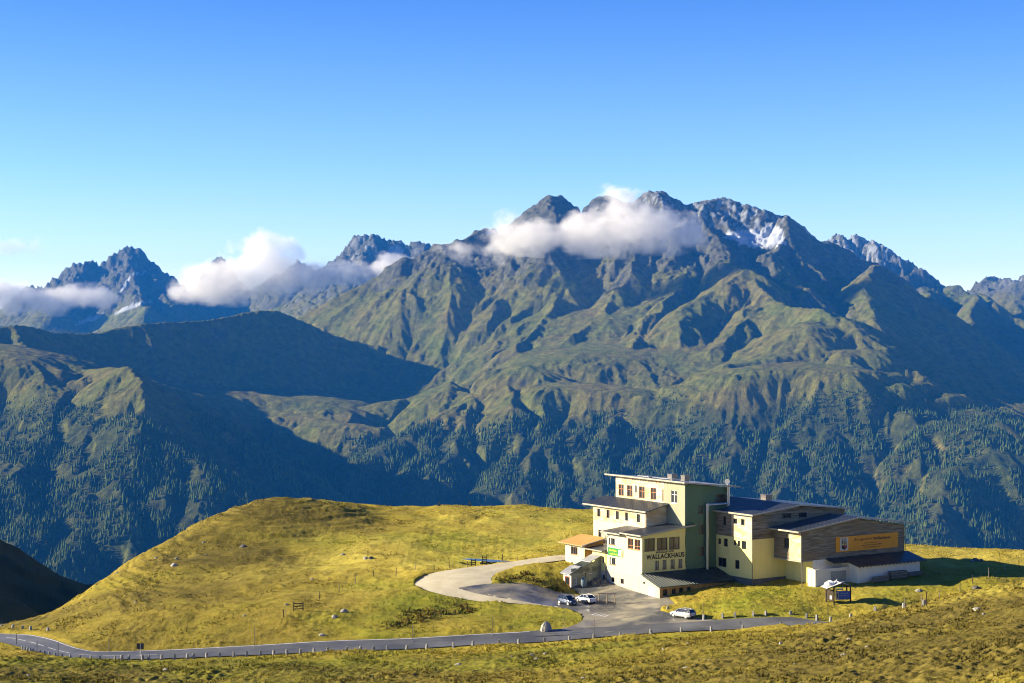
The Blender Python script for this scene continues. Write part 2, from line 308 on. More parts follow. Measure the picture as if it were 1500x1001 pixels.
H0 = bilin(MH, MX0, MY0, MST, wx, wy); GXs = bilin(MGXs, MX0, MY0, MST, wx, wy); GYs = bilin(MGYs, MX0, MY0, MST, wx, wy)
rocky = sstep(150, 520, H0 + 140*fbm(XX/600, YY/600, 3, 11))
crest = 1 - .8*sstep(4, 30, bilin(MH - blur(MH, 60), MX0, MY0, MST, wx, wy))
er = erode(XX, YY, GXs, GYs, 1.0 + .35*rocky, crest)
slope = np.hypot(GXs, GYs)
fine = ridged(XX/95 + GXs*1.5, YY/95 + GYs*1.5, 4, 21)*(3 + 7*rocky)*sstep(.1,.5,slope)*(.4+.6*np.maximum(crest, rocky)) + fbm(XX/60, YY/60, 3, 31)*3.0
fine = fine + rocky*sstep(.1,.5,slope)*(9*ridged((XX*.7+H0*1.3)/95, (YY-XX*.4)/260, 3, 25) + 4*ridged(XX/30, YY/42, 2, 27))
fine = fine*(1 + 1.3*sstep(11500, 12500, YY))
ZZ = H0 + er - 6 + fine - 4*rocky
MN = raw_mesh('mountains', np.stack([XX, YY, ZZ], -1).reshape(-1, 3), grid_faces(NR, NC), None if False else bpy.data.materials.new('tmp'), smooth=True)
tag(MN, kind='structure')
zy, zx = np.gradient(ZZ); dY = np.gradient(YY, axis=0); dX = np.gradient(XX, axis=1)
fx = zx/dX; fy = (zy - fx*np.gradient(XX, axis=0))/dY; steep = np.hypot(fx, fy)
nz = fbm(XX/350, YY/350, 4, 41)
rock = sstep(.95, 1.45, steep*0.72 + .35*rocky + .8*sstep(250, 700, ZZ) - .25*sstep(0, -250, ZZ) + .35*nz + .16*ridged(XX/60, YY/60, 2, 44))
forest = sstep(-150, -260, ZZ + 90*fbm(XX/500, YY/500, 3, 51)) * sstep(1.5, 1.0, steep) * sstep(7000, 6650, YY + 150*fbm(XX/300, YY/300, 2, 53))
far = sstep(11000, 12500, YY)
snow = sstep(500, 760, ZZ + 150*nz)*sstep(9300,9500,YY)*sstep(.1, .5, fbm(XX/32, YY/32, 3, 61)+.2)*.55*sstep(700,1300,XX+300*nz)
snow = np.maximum(snow, far*(XX > -2400)*sstep(640, 860, ZZ + 200*nz)*sstep(.05,.4, fbm(XX/60, YY/60, 3, 62))*.35)
def patch(px, py, d, rx, ry, ang=0, k=1.0):
    x, y, z = W(px, py, d); ca, sa = math.cos(ang), math.sin(ang)
    sx, sz = XX-x, ZZ-z; a, b = (sx*ca+sz*sa)/rx, (-sx*sa+sz*ca)/ry
    q = 1 - np.hypot(a, b) + .28*fbm(XX/70, (YY+ZZ)/70, 3, 71) + .3*fbm(XX/20, ZZ/20, 2, 72)
    return k*sstep(0.02, .14, q)*sstep(900, 500, np.abs(YY-d))
for a in ((1108,348,9300,150,62,-.1),(1072,345,9400,60,22,.2),(1135,340,9300,45,70,.3),(722,338,9450,60,14,.3)): snow = np.maximum(snow, patch(*a))
for a in ((205,452,14200,170,20,.3),(130,468,14000,110,22,.3),(203,415,14700,14,150,-.35),(575,375,13400,60,120,-.6)): snow = np.maximum(snow, patch(*a, k=.8))
attr(MN, 'rock', rock); attr(MN, 'forest', forest); attr(MN, 'snow', np.clip(snow, 0, 1))
m = NT('alpine_slope', rough=.95, spec=.1); P = m.geo()
n1 = m.noise(P, .004, 6, .6); n2 = m.noise(P, .03, 5, .65); n3 = m.noise(P, .012, 4, .6)
grass = m.mix(m.ramp(n1, [(.35,0),(.65,1)]), m.mix(m.ramp(n2, [(.3,0),(.7,1)]), (.045,.065,.008), (.15,.165,.020)), m.mix(m.ramp(n2, [(.3,0),(.7,1)]), (.065,.058,.010), (.21,.18,.04)))
rockc = m.mix(m.ramp(n2, [(.3,0),(.7,1)]), (.028,.031,.024), (.145,.14,.095))
trees = m.mix(m.ramp(n2, [(.35,0),(.65,1)]), (.012,.022,.007), (.05,.065,.015))
c = m.mix(m.at('rock'), grass, rockc); c = m.mix(m.math('MULTIPLY', m.at('forest'), .75), c, trees)
c = m.mix(m.at('snow'), c, (.50,.54,.60)); m.col(c); m.bump(m.math('ADD', m.noise(P, .05, 8, .75), m.math('MULTIPLY', m.noise(m.map(P, (1.6,.5,.9)), .11, 5, .7, 1.5), .5)), 16.0, .75)
MN.data.materials[0] = m.m
# ------------------------------------------------------------------ the woods on the far slopes
fr = forest[:-1,:-1]; dens = sstep(-.05, .5, fr*(.5+1.5*fbm(XX/150, YY/150, 3, 81)[:-1,:-1]) + .30*(er[:-1,:-1] > -10) - .35)
area = (dX*dY)[:-1,:-1]; vis = (np.abs(U[:-1,:-1]) < .335) & (YY[:-1,:-1] < 8200) & (YY[:-1,:-1] > 4300) & (ZZ[:-1,:-1] > CAMZ - .152*YY[:-1,:-1])
lam = dens*area/165.0*(1+.5*sstep(-330,-480,ZZ[:-1,:-1]))*vis*(steep[:-1,:-1] < 1.6)
lam = np.minimum(lam, 3); cnt = rng.poisson(lam); ii, jj = np.nonzero(cnt); ii = np.repeat(ii, cnt[ii, jj]) if False else np.concatenate([np.repeat(ii[cnt[ii,jj] >= k], 1) for k in (1,2,3)]); 
_c = cnt; jj = np.concatenate([np.nonzero(_c)[1][_c[np.nonzero(_c)] >= k] for k in (1,2,3)])
n = len(ii); a, b = rng.random(n), rng.random(n)
def cell(A): return A[ii,jj]*(1-a)*(1-b)+A[ii,jj+1]*a*(1-b)+A[ii+1,jj]*(1-a)*b+A[ii+1,jj+1]*a*b
tx, ty, tz = cell(XX), cell(YY), cell(ZZ)
th = rng.uniform(9, 27, n)*(1-.35*sstep(-330, -150, tz)); tr = th*rng.uniform(.15, .22, n)
S = 5; ang = np.arange(S)*2*math.pi/S
aa = ang[None,:] + rng.random(n)[:,None]*6; rj = rng.uniform(.75, 1.2, (n, S))
ring = np.stack([tx[:,None]+np.cos(aa)*tr[:,None]*rj, ty[:,None]+np.sin(aa)*tr[:,None]*rj, np.repeat((tz+th*.02)[:,None], S, 1)], -1)
ring2 = np.stack([tx[:,None]+np.cos(aa+.6)*tr[:,None]*rj*.62, ty[:,None]+np.sin(aa+.6)*tr[:,None]*rj*.62, np.repeat((tz+th*.45)[:,None], S, 1)], -1)
top = np.stack([tx, ty, tz+th], -1)[:,None]
TV = np.concatenate([ring, ring2, top], 1); base_i = (np.arange(n)*(2*S+1))[:,None]
fl = []
for k in range(S):
    k2 = (k+1) % S
    fl += [[k, k2, S+k], [k2, S+k2, S+k], [S+k, S+k2, 2*S]]
TF = (base_i[:,:,None] + np.array(fl)[None]).reshape(-1, 3)
m = NT('conifer_needles', rough=.9, spec=.1); P = m.geo()
m.col(m.mix(m.ramp(m.noise(P, .02, 3), [(.35,0),(.65,1)]), m.mix(m.ramp(m.noise(P, .004, 3), [(.4,0),(.6,1)]), (.016,.034,.009), (.03,.055,.012)), (.075,.105,.018)))
FO = raw_mesh('forest', TV.reshape(-1, 3), TF, m.m); tag(FO, 'dark conifer woods covering the lower mountain slopes', 'forest', kind='stuff')
print('trees', n)
# ================================================================== THE NEAR MEADOWS
def near_points():
    L = [ # (px, py, metres)
     (-160,920,292),(0,933,283),(40,938,277),(80,955,263),(120,960,260),(180,960,261),(250,959,262),(400,952,263),(600,944,265),(800,934,268),(900,925,270),(1000,918,272),(1100,915,272),(1250,905,276),(1400,896,282),(1600,885,290),
     (50,914,302),(20,919,305),(130,862,332),(200,815,350),(300,766,370),(350,743,378),(400,728,382),(430,727,383),(460,732,386),(500,740,390),(560,744,395),(620,742,400),(700,742,402),(780,744,400),(860,747,397),(950,750,392),(1100,770,375),(1240,795,358),(1330,799,350),(1420,803,348),(1500,806,345),(1650,810,340),
     (200,900,286),(200,860,315),(300,905,282),(300,850,316),(300,800,345),(420,905,280),(420,850,315),(420,800,346),(420,760,368),(550,905,280),(550,850,312),(550,800,345),(550,770,370),(620,885,290),
     (700,820,322),(700,780,358),(780,780,358),(780,800,338),(640,835,312),
     (870,890,287),(930,895,286),(950,912,275),(820,890,288),(720,884,290),(700,905,279),(800,915,274),(600,920,273),(450,925,272),
     (620,856,302),(670,873,294),(660,862,297),(740,872,293),(700,865,296),(750,845,305),(720,848,302),(770,826,313),(830,817,316),(760,856,300),(800,850,302),(825,845,306),(820,868,301),(838,868,302),(860,868,300),
     (968,893,284),(1000,893,284),(1040,870,290),(1100,860,296.5),(1180,862,292),(1230,857,294),(1080,890,280),(1150,888,281),(1228,882,284),(1300,885,282),(1350,845,300),(1400,842,300),(1450,845,298),(1430,826,315),(1500,840,302),(1400,870,287),(1480,865,288),(1600,850,298),
     (1320,893,262),(1420,880,258),(1520,868,255),(1600,862,250),
     (1250,904,243),(1300,895,235),(1400,880,224),(1500,867,214),(1600,855,205),
     (1250,950,190),(1250,1001,140),(1400,940,172),(1400,1001,120),(1500,930,160),(1500,1001,110),(1600,1001,105),
     (1120,928,240),(1100,965,190),(1100,1001,150),(1000,938,245),(1000,970,200),(1000,1001,165),(850,950,246),(850,1001,182),(600,965,248),(600,1001,205),(300,975,248),(300,1001,220),(0,965,254),(0,1001,230),(-150,990,235)]
    P = []; Z = []
    for px, py, d in L:
        x, y, z = W(px, py, d); P.append((x, y)); Z.append(z)
    crest = [(-160,925,315),(50,914,302),(130,862,332),(200,815,350),(300,766,370),(400,728,382),(500,740,390),(620,742,400),(780,744,400),(950,750,392),(1240,795,358),(1500,806,345),(1700,812,340)]
    for px, py, d in crest:                          # the land falls away behind the crest
        x, y, z = W(px, py, d)
        for dd, dz in ((35,-9),(90,-42),(220,-130),(500,-320)):
            if px < 140 and dd > 40: continue
            P.append((x*(1+dd/d), y+dd)); Z.append(z+dz)
    for x, y, z in ((0,0,43),(-70,0,38),(70,0,44),(-25,60,27),(28,60,31.5),(-60,80,18),(60,80,30),(-22,110,17),(0,110,20.5),
                    (-110,180,0),(-160,240,-6),(130,200,18),(160,260,14),(-200,330,-22),(-125,340,-16),(-170,420,-60),(-100,430,-40),(180,330,8)):
        P.append((x, y)); Z.append(z)
    # shaded hillside across the side valley, left
    for px, py, d in ((-420,640,820),(-200,730,760),(-90,765,730),(0,799,700),(40,818,690),(80,838,675),(131,861,655),(190,895,640),(250,935,620),(-60,860,560),(0,880,560),(60,905,560),(-150,850,560),(-60,920,470),(20,935,470)):
        x, y, z = W(px, py, d); P.append((x, y)); Z.append(z)
    for x, y, z in ((-420,850,-60),(-250,850,-110),(-120,800,-150),(-500,1000,-80),(-300,1100,-250),(-100,1050,-300),(-600,700,20)): P.append((x, y)); Z.append(z)
    for x in range(-900, 901, 300):
        for y, z in ((1300,-520),(1700,-700)): P.append((x, y)); Z.append(z)
    return P, Z
_P, _Z = near_points()
_tps = TPS(_P, _Z, reg=2e-4, scale=100.0)
GX0, GY0, GST = -900.0, -60.0, 3.0
_cx = np.arange(GX0, 901, GST); _cy = np.arange(GY0, 1800, GST); _CX, _CY = np.meshgrid(_cx, _cy)
_CG = _tps(_CX, _CY)
def gz(x, y): return bilin(_CG, GX0, GY0, GST, np.asarray(x, float), np.asarray(y, float))
def gzf(x, y): return float(gz(np.array([x]), np.array([y]))[0])
def hit(px, py):                     # where the line of sight through a photo pixel meets the meadow
    d = np.arange(70, 900, 0.25); x = (px-750)/FOC*d; z = CAMZ+(500-py)/FOC*d
    k = np.argmax(z <= gz(x, d)); 
    if k == 0: k = int((280-70)/.25)
    return float(x[k]), float(d[k])
def hits(L): return [hit(*p) for p in L]
def smooth_line(P, step=1.0, it=2):
    P = [tuple(p) for p in P]
    for _ in range(it):
        Q = [P[0]]
        for a, b in zip(P[:-1], P[1:]): Q += [(a[0]*.75+b[0]*.25, a[1]*.75+b[1]*.25), (a[0]*.25+b[0]*.75, a[1]*.25+b[1]*.75)]
        Q.append(P[-1]); P = Q
    out = [P[0]]; acc = 0
    P = np.array(P); seg = np.hypot(*np.diff(P, axis=0).T); s = np.concatenate([[0], np.cumsum(seg)])
    n = max(2, int(s[-1]/step)); t = np.linspace(0, s[-1], n+1)
    return np.stack([np.interp(t, s, P[:,0]), np.interp(t, s, P[:,1])], 1)
ROAD_C = smooth_line(hits([(-170,921),(-80,926),(0,932.5),(25,936),(50,942),(70,949),(95,956),(125,960),(160,960.5),(250,958.5),(400,952),(560,945),(660,940),(760,935),(830,930),(900,925),(1000,918.5),(1100,914.5),(1200,909.5),(1262,905)]) + [(60,277.5),(75,281),(95,287)], 1.0, 3)
def offset_line(Pc, off):
    T = np.gradient(Pc, axis=0); T /= np.hypot(T[:,0], T[:,1])[:,None] + 1e-9
    return Pc + np.stack([-T[:,1], T[:,0]], 1)*off
def ribbon(name, Pc, a, b, off, mat, nw=6):
    rows = [offset_line(Pc, a+(b-a)*k/nw) for k in range(nw+1)]
    V = np.stack(rows, 1); z = gz(V[...,0], V[...,1]) + off
    return raw_mesh(name, np.concatenate([V, z[...,None]], -1).reshape(-1, 3), grid_faces(V.shape[0], V.shape[1]), mat, True)
def inside(poly, x, y):
    poly = np.asarray(poly); r = np.zeros(np.shape(x), bool); j = len(poly)-1
    for i in range(len(poly)):
        xi, yi = poly[i]; xj, yj = poly[j]
        c = ((yi > y) != (yj > y)) & (x < (xj-xi)*(y-yi)/(yj-yi+1e-12)+xi); r ^= c; j = i
    return r
from mathutils.geometry import delaunay_2d_cdt
def sheet(name, poly, off, mat, step=1.2, zf=None):
    poly = np.asarray(poly); lo = poly.min(0); hi = poly.max(0)
    gx, gy = np.meshgrid(np.arange(lo[0], hi[0], step), np.arange(lo[1], hi[1], step)); gx = gx.ravel()+.01; gy = gy.ravel()+.013
    k = inside(poly, gx, gy); pts = [Vector(p) for p in poly] + [Vector(p) for p in zip(gx[k], gy[k])]
    vo, eo, fo, _, _, _ = delaunay_2d_cdt(pts, [], [list(range(len(poly)))], 1, 1e-4)
    V = np.array([(v.x, v.y) for v in vo]); z = (zf or gz)(V[:,0], V[:,1]) + off
    F = np.array([f if (V[f[1]][0]-V[f[0]][0])*(V[f[2]][1]-V[f[0]][1])-(V[f[1]][1]-V[f[0]][1])*(V[f[2]][0]-V[f[0]][0]) > 0 else f[::-1] for f in fo])
    return raw_mesh(name, np.concatenate([V, z[:,None]], 1), F, mat, True)
def closed(L, step=1.0): return smooth_line(hits(L), step, 2)
YARD = np.concatenate([closed([(672,862.5),(700,870),(730,876),(770,882),(812,888.5),(838,893.5),(851,899),(856,906),(850,912),(836,918),(800,928),(770,934)], 1.0),
    np.array(hits([(900,926),(1000,920),(1085,916),(1085,909.5)])), closed([(1050,908.5),(1031,907.5),(1010,904),(985,899),(970,895.5),(966.5,892.5),(972,889),(990,885.5)], 1.0),
    np.array([(26,296.5),(19,307),(16.5,309.5),(10.3,303.4)]), np.array(hits([(850,872.5),(830,869.5)])), closed([(815,867),(790,859.5),(760,853.5),(726,855),(700,857),(672,861)], 1.0)])
GRAVEL = np.concatenate([closed([(838,812),(800,815.5),(760,821),(710,828),(660,835),(630,840),(614,847),(606,855),(614,863),(640,870),(672,877),(720,883),(780,886.6),(826,891)], 1.0),
    closed([(812,887.5),(760,879),(720,872),(690,864),(700,856),(724,856),(718,848),(726,840),(750,831),(780,826.5),(838,820)], 1.0)])
FOOT = []                            # building footprints, filled below
def near_mask(x, y):                 # 1 on made ground (roads, yard), 0 in the meadow
    m = np.zeros(np.shape(x))
    d2 = np.full(np.shape(x), 1e9)
    for p in ROAD_C[::2]: d2 = np.minimum(d2, (x-p[0])**2+(y-p[1])**2)
    m = np.maximum(m, sstep(4.6, 3.6, np.sqrt(d2)))
    return m
nu, nr = 1000, 1180
gu = np.concatenate([np.linspace(-.62,-.345,60,endpoint=False), np.linspace(-.345,.345,nu-120), np.linspace(.345,.62,61)[1:]])
gr_ = np.concatenate([np.linspace(-40, 95, 30, endpoint=False), np.exp(np.linspace(math.log(95), math.log(420), 900, endpoint=False)), np.exp(np.linspace(math.log(420), math.log(1700), nr-930))])
NU, NY = np.meshgrid(gu, gr_); NX = NU*(NY+45)
NZ = gz(NX, NY)
dist = np.hypot(NX, NY-0)
made = np.zeros_like(NX); sel = (NY > 240) & (NY < 330) & (NX > -110) & (NX < 110)
made[sel] = near_mask(NX[sel], NY[sel])
for poly in (YARD, GRAVEL): made[sel] = np.maximum(made[sel], inside(poly, NX[sel], NY[sel]))
def relief(x, y, z):
    big = fbm(x/16, y/16, 3, 101)*.38 + fbm(x/5, y/5, 2, 102)*.13
    tus = np.abs(perlin(x/1.5, y/1.5, 103))*np.where(y > 262, .17, .26) + perlin(x/.6, y/.6, 104)*.08
    ter = ridged(x/26 + .4*perlin(x/9, y/9, 105), z*1.1 + y*.03, 2, 106)*.16
    return big, tus, ter
big, tus, ter = relief(NX, NY, NZ)
fg = sstep(262, 235, NY + .0*NX)                     # rough tussocks on the near slope
hillf = sstep(272, 325, NY)*sstep(20, -20, NX)
rough = .55 + .45*sstep(-.2, .4, fbm(NX/25, NY/25, 2, 107))
wide = fbm(NX/38, NY/60, 3, 108)*1.0*np.maximum(fg*.9, hillf*.9)
_pond = inside(smooth_line(hits([(672,822),(690,823.6),(720,823.8),(745,822.8),(766,820.6),(758,818.6),(720,818.8),(690,819.6),(672,822)]), 1, 2), NX, NY)
NZ2 = NZ - .7*_pond + (big + tus*rough*(1+.8*fg) + ter*(.5+hillf) + wide)*(1-made) - .12*made
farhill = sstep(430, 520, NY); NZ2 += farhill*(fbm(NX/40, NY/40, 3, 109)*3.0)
def zone(L, NX, NY):
    w = np.zeros_like(NX)
    for px, py, r, k in L:
        x, y = hit(px, py); q = np.hypot(NX-x, (NY-y)*1.0)/r; w = np.maximum(w, k*np.exp(-q*q*1.6))
    return w
GREENS = [(640,885,16,1),(700,900,14,1),(760,905,12,.9),(820,905,10,.8),(600,905,16,.7),(520,925,14,.5),(780,850,8,.5),(1150,880,14,.8),(1080,885,9,.8),(1300,870,12,.5),(1430,850,20,.6),(700,800,20,.7),(600,860,12,.6),(480,795,12,.5),(250,985,22,.7),(500,975,22,.9),(700,965,20,.9),(900,950,18,.6),(1000,935,10,.7),(100,985,20,.7),(660,790,20,.6),(820,760,20,.4)]
BROWNS = [(230,865,34,.8),(300,812,28,.9),(150,890,30,.7),(340,920,22,.4),(400,745,28,1),(300,790,30,.85),(470,765,22,.7),(240,840,30,.7),(360,875,26,.5),(150,885,30,.8),(230,870,32,.8),(300,812,28,.9),(200,930,24,.6),(350,925,20,.5),(120,900,26,.5),(1300,960,26,.9),(1450,960,26,1),(1200,990,22,.8),(1000,985,20,.45),(1450,900,20,.9),(1300,915,16,.9),(420,890,20,.3),(1150,950,16,.6),(180,870,24,.5),(1350,930,30,1),(500,1000,30,.35),(100,1000,30,.3)]
def zones(x, y):
    f = sstep(262, 240, y); return np.clip(zone(GREENS, x, y) + .35*f*sstep(60, -20, x), 0, 1), np.clip(zone(BROWNS, x, y) + .45*f, 0, 1)  # near slope darkened: partly turf tone, partly its weak sunlight put into colour
DRYS = [(560,812,26,1),(700,795,26,.9),(450,832,18,.8),(800,785,20,.8),(330,845,14,.6),(640,822,18,.9),(520,870,14,.5),(1400,815,24,1),(1260,866,12,.6),(1460,870,18,.6),(500,790,20,.7),(760,765,24,.8),(1200,885,10,.4),(840,900,8,.5)]
def dryness(x, y): return np.clip(zone(DRYS, x, y), 0, 1)
green, brown = zones(NX, NY); dry = dryness(NX, NY)
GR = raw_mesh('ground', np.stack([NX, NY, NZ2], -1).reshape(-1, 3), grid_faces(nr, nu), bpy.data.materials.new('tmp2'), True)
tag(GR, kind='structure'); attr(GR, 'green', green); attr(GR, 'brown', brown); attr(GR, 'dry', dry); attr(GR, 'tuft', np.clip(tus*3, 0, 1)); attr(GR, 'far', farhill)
def grass_mat(name, blades=False):
    soil = True
    m = NT(name, rough=.95, spec=.05); P = m.geo()
    n1 = m.noise(P, .07, 5, .6); n2 = m.noise(P, .55, 5, .7); n3 = m.noise(P, 2.6, 3, .7)
    gold = m.mix(m.ramp(n2, [(.3,0),(.7,1)]), (.25,.195,.022), (.42,.335,.05))
    gold = m.mix(m.math('MULTIPLY', m.at('dry'), m.ramp(n1, [(.38,.35),(.6,1)])), gold, m.mix(m.ramp(n2, [(.3,0),(.7,1)]), (.42,.34,.05), (.64,.54,.12)))
    grn = m.mix(m.ramp(n2, [(.3,0),(.7,1)]), (.12,.145,.013), (.32,.30,.035))
    brn = m.mix(m.ramp(n2, [(.3,0),(.7,1)]), (.065,.056,.010), (.19,.15,.035))
    if soil: g, b = m.at('green'), m.at('brown')
    else: g = b = None
    gf = m.math('ADD', m.math('MULTIPLY', m.math('SUBTRACT', n1, .5), 2.6), m.math('ADD', g, .02)) if soil else m.ramp(n1, [(.42,0),(.6,1)])
    c = m.mix(m.math('MAXIMUM', m.math('MINIMUM', gf, 1.0), 0.0), gold, grn)
    if soil: c = m.mix(m.math('MAXIMUM', m.math('MINIMUM', m.math('ADD', m.math('MULTIPLY', m.math('SUBTRACT', n1, .5), -1.2), b), 1.0), 0.0), c, brn)
    c = m.mix(m.math('MULTIPLY', m.ramp(n3, [(.28,1),(.42,0)]), .35), c, (.12,.11,.018))
    if soil:
        if not blades: c = m.mix(m.at('far'), c, (.055,.05,.016)); m.bump(n3, .22, .8)  # hillside beyond the side valley: its shade put into the colour
    m.col(c); return m.m
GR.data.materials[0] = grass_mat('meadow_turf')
# ------------------------------------------------------------------ roads and yard
m = NT('asphalt', rough=.62, spec=.35); P = m.geo()
m.col(m.mix(m.ramp(m.noise(P, .12, 5, .6), [(.35,0),(.65,1)]), (.07,.075,.08), (.15,.155,.155))); m.bump(m.noise(P, 18, 2), .01, .3)
ASPH = m.m
m = NT('yard_asphalt', rough=.5, spec=.5); P = m.geo()
m.col(m.mix(m.ramp(m.noise(P, .10, 5, .65, .6), [(.44,0),(.62,1)]), (.075,.08,.085), (.30,.27,.19)))  # warm beige patches: sunlit golden sheen of the yard put into the colour
m.link(m.ramp(m.noise(P, .14, 4, .6, .8), [(.42,.28),(.58,.75)]), m.b.inputs['Roughness']); m.bump(m.noise(P, 14, 2), .01, .3)
YARDM = m.m
m = NT('gravel_track', rough=.95, spec=.1); P = m.geo()
m.col(m.mix(m.ramp(m.noise(P, .25, 6, .7), [(.3,0),(.7,1)]), (.38,.34,.23), (.58,.53,.38))); m.bump(m.noise(P, 5, 3), .05, .6)
GRAVM = m.m
m = NT('road_paint', rough=.6); P = m.geo(); m.col(m.mix(m.ramp(m.noise(P, 4, 4), [(.35,0),(.6,1)]), (.35,.35,.34), (.75,.75,.72))); PAINT = m.m
tag(sheet('gravel_track', GRAVEL, .026, GRAVM), kind='structure')
tag(sheet('yard_pavement', YARD, .030, YARDM), kind='structure')
tag(ribbon('road', ROAD_C, -3.2, 3.2, .036, ASPH, 8), kind='structure')
def arc(Pc, a, b):
    s = np.concatenate([[0], np.cumsum(np.hypot(*np.diff(Pc, axis=0).T))]); return Pc[(s >= a) & (s <= b)]
S_ = np.concatenate([[0], np.cumsum(np.hypot(*np.diff(ROAD_C, axis=0).T))])
iyard = int(np.argmin(np.abs(ROAD_C[:,0] - hit(790,932)[0]))); iy2 = int(np.argmin(np.abs(ROAD_C[:,0] - hit(1095,914)[0])))
tag(ribbon('road_edge_line', ROAD_C[:iyard], 2.85, 3.05, .041, PAINT, 1), kind='structure')
tag(ribbon('road_edge_line', ROAD_C[:int(iyard*.24)], -3.05, -2.85, .041, PAINT, 1), kind='structure')
dashes = []
for k, s0 in enumerate(np.arange(2, 62, 4.5)):
    i0 = np.searchsorted(S_, s0); seg = ROAD_C[i0:i0+4]
    o = ribbon('centre_dash', seg, -.09, .09, .041, PAINT, 1); tag(o, kind='structure')
for k, (px, py) in enumerate(((869,899.5),(875,900.3),(881,901),(887,901.8))):      # give-way teeth
    x, y = hit(px, py); pts = [(x-.55, y-.9), (x+.0, y-.9), (x+.9, y+1.1)]
    o = raw_mesh('give_way_tooth', [(a, b, gzf(a, b)+.041) for a, b in pts], [[0,1,2]], PAINT); tag(o, kind='structure')
# pond on the plateau
m = NT('pond_water', rough=.25, spec=.5); m.col((.04,.06,.07)); POND = m.m
pp = hits([(674,821.8),(690,823.2),(720,823.4),(745,822.4),(764,820.4),(758,819),(720,819.2),(690,820)])
zw = sum(gzf(*p) for p in pp)/len(pp)
tag(sheet('pond', smooth_line(pp+[pp[0]], 1, 2)[:-1], 0, POND, zf=lambda x, y: np.full(np.shape(x), zw)), kind='structure')
def G(x, y):                         # top of the meadow with its bumps
    x = np.array([x], float); y = np.array([y], float); z = gz(x, y); b, t, te = relief(x, y, z)
    mk = near_mask(x, y)
    for poly in (YARD, GRAVEL): mk = np.maximum(mk, inside(poly, x, y))
    f = sstep(262, 235, y); h = sstep(272,325,y)*sstep(20,-20,x); r = .55+.45*sstep(-.2,.4,fbm(x/25,y/25,2,107)); w = fbm(x/38,y/60,3,108)*1.0*np.maximum(f*.9,h*.9)
    return float((z + (b + t*r*(1+.8*f) + te*(.5+h) + w)*(1-mk) + .03*mk)[0])
# ------------------------------------------------------------------ grass tufts
def tufts(n, ylo, yhi, size, seed, dens):
    r = np.random.default_rng(seed); y = np.sqrt(r.uniform(ylo**2, yhi**2, n)); x = r.uniform(-.335, .335, n)*(y+5)
    k = dens(x, y) > r.random(n); x, y = x[k], y[k]; z = gz(x, y)
    sel = (y > 240) & (np.abs(x) < 110); mk = np.zeros(len(x)); mk[sel] = near_mask(x[sel], y[sel])
    for poly in (YARD, GRAVEL): mk = np.maximum(mk, inside(poly, x, y))
    for poly in FOOT: mk = np.maximum(mk, inside(poly, x, y))
    k = mk < .02; x, y, z = x[k], y[k], z[k]; n = len(x)
    b, t, te = relief(x, y, z); f = sstep(262, 235, y); h = sstep(272,325,y)*sstep(20,-20,x); ro = .55+.45*sstep(-.2,.4,fbm(x/25,y/25,2,107)); w = fbm(x/38,y/60,3,108)*1.0*np.maximum(f*.9,h*.9)
    z = z + b + t*ro*(1+.8*f) + te*(.5+h) + w - .04
    nb = 5; s = size*r.uniform(.6, 1.5, n)*(.6+.8*sstep(-.3,.4,fbm(x/9, y/9, 2, 120)))
    az = r.uniform(0, 2*math.pi, (n, nb)); ln = r.uniform(.25, .8, (n, nb)); hh = r.uniform(.55, 1.0, (n, nb))*s[:,None]
    bw = .22*s[:,None]; cx, sx = np.cos(az), np.sin(az)
    p0 = np.stack([x[:,None]-sx*bw, y[:,None]+cx*bw, np.repeat(z[:,None], nb, 1)], -1)
    p1 = np.stack([x[:,None]+sx*bw, y[:,None]-cx*bw, np.repeat(z[:,None], nb, 1)], -1)
    p2 = np.stack([x[:,None]+cx*ln*s[:,None]+.12, y[:,None]+sx*ln*s[:,None], z[:,None]+hh], -1)
    return np.stack([p0, p1, p2], 2).reshape(-1, 3)
